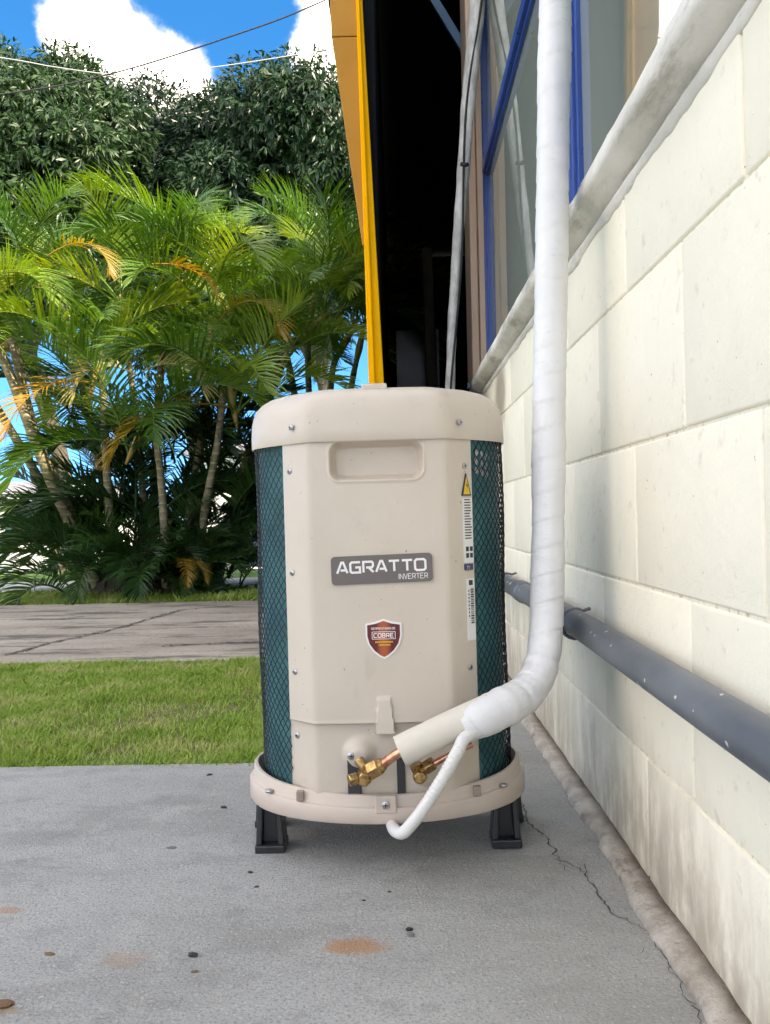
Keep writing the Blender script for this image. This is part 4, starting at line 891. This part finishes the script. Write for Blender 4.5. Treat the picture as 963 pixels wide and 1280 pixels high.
mango(T(385, 275, 16.5), (2.35, 2.4, 2.55), 38, 400, 13, 'dark broadleaf tree touching the yellow column in the picture', (-1.2, 17.2))
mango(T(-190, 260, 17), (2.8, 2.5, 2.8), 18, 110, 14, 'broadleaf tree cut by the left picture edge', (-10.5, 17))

# ------------------------------------------------------------------ houses and car beyond
def house(name, x0, x1, y0, y1, zb, h, label, roof_h, win):
    root = tag(empty(name, ((x0 + x1) / 2, y0, zb)), label, 'house', 'white houses across the street'); w2 = (x1 - x0) / 2; dd = y1 - y0
    MB().box(-w2, w2, 0, dd, 0, h).build('wall', M['white_wall'], root)
    rf = MB().loft([[(-w2 - .3, -.35, h + .01), (w2 + .3, -.35, h + .01), (w2 + .3, dd + .3, h + .01), (-w2 - .3, dd + .3, h + .01)], [(-w2 - .3, -.35, h + .12), (w2 + .3, -.35, h + .12), (w2 + .3, dd + .3, h + .12), (-w2 - .3, dd + .3, h + .12)], [(-w2 + .4, 1.2, h + roof_h), (w2 - .4, 1.2, h + roof_h), (w2 - .4, dd - 1.2, h + roof_h), (-w2 + .4, dd - 1.2, h + roof_h)]])
    rf.build('roof', M['grey_roof'], root)
    for wx in win:
        f = MB().box(wx - .5, wx + .5, -.03, .02, .9, 1.9).build('window', M['white_wall'], root, bevel=.01); MB().box(wx - .44, wx + .44, -.035, -.028, .96, 1.84).build('pane', M['car_glass'], f)
zb = gz(26)
house('house', -18.5, -9.7, 26, 33, zb, 1.75, 'long low white house with grey roof at the far left', .85, (-3, 3))
house('house', -6.6, 2.5, 29, 36, zb, 3.4, 'white house behind the parked car, left of the unit', .5, (2.5,))
lw = MB().box(-30, 30, 25.2, 25.35, zb, zb + .9); tag(lw.build('boundary_wall', M['white_wall']), 'low white boundary wall along the far street', 'wall')
car = tag(empty('parked_car', (-2.6, 20.5, gz(23) + .03)), 'dark blue car parked across the street behind the unit', 'car')
def car_sec(x, zlo, zhi, hw): return [(x, -hw, zlo), (x, -hw * 1.02, (zlo + zhi) * .5), (x, -hw * .93, zhi), (x, hw * .93, zhi), (x, hw * 1.02, (zlo + zhi) * .5), (x, hw, zlo)]
MB().loft([car_sec(-2.05, .35, .62, .70), car_sec(-1.95, .24, .84, .82), (car_sec(-1.2, .20, .93, .86)), car_sec(.6, .20, .92, .86), car_sec(1.4, .20, .84, .84), car_sec(1.95, .24, .70, .78), car_sec(2.05, .33, .55, .68)]).build('body', M['car_paint'], car, smooth=2, bevel=.02)
MB().loft([car_sec(-1.75, .9, .93, .76), car_sec(-1.15, .9, 1.36, .66), car_sec(-.3, .9, 1.44, .64), car_sec(.3, .9, 1.40, .65), car_sec(1.05, .88, .92, .76)]).build('cabin', M['car_glass'], car, smooth=2)
MB().loft([car_sec(-1.16, 1.37, 1.40, .62), car_sec(-.3, 1.44, 1.475, .61), car_sec(.3, 1.40, 1.43, .61)]).build('roof', M['car_paint'], car)
for wx in (-1.25, 1.25):
    for s in (-1, 1):
        w_ = MB().tube([(wx, s * .70, .30), (wx, s * .87, .30)], .30, 20).build('wheel', M['tyre'], car, smooth=2); MB().tube([(wx, s * .865, .30), (wx, s * .885, .30)], [.19, .17], 16).build('rim', M['rim'], w_, smooth=2)
for s in (-1, 1): MB().box(-2.02, -1.94, s * .66 - .12, s * .66 + .12, .62, .76).build('tail_light', M['lamp'], car, bevel=.02); MB().box(1.9, 2.0, s * .58 - .12, s * .58 + .12, .52, .64).build('headlight', M['rim'], car, bevel=.02)

# ------------------------------------------------------------------ overhead wires
def wire(pxs, Y, r, mat, label): tag(MB().tube(catmull([at(x, y, Y) for x, y in pxs], 12), r, 5).build('overhead_wire', mat, None, True), label, 'wire', 'overhead wires')
wire([(-700, 170), (-300, 150), (0, 118), (140, 92), (290, 45), (405, 1), (640, -110), (900, -260)], 9, .0085, M['wire_dark'], 'dark overhead wire slanting up across the white cloud')
wire([(-700, -40), (-200, 45), (0, 72), (70, 84), (145, 93), (220, 89), (290, 81), (420, 60), (700, 10)], 11, .007, M['wire_pale'], 'pale thin overhead wire sagging behind the dark one')
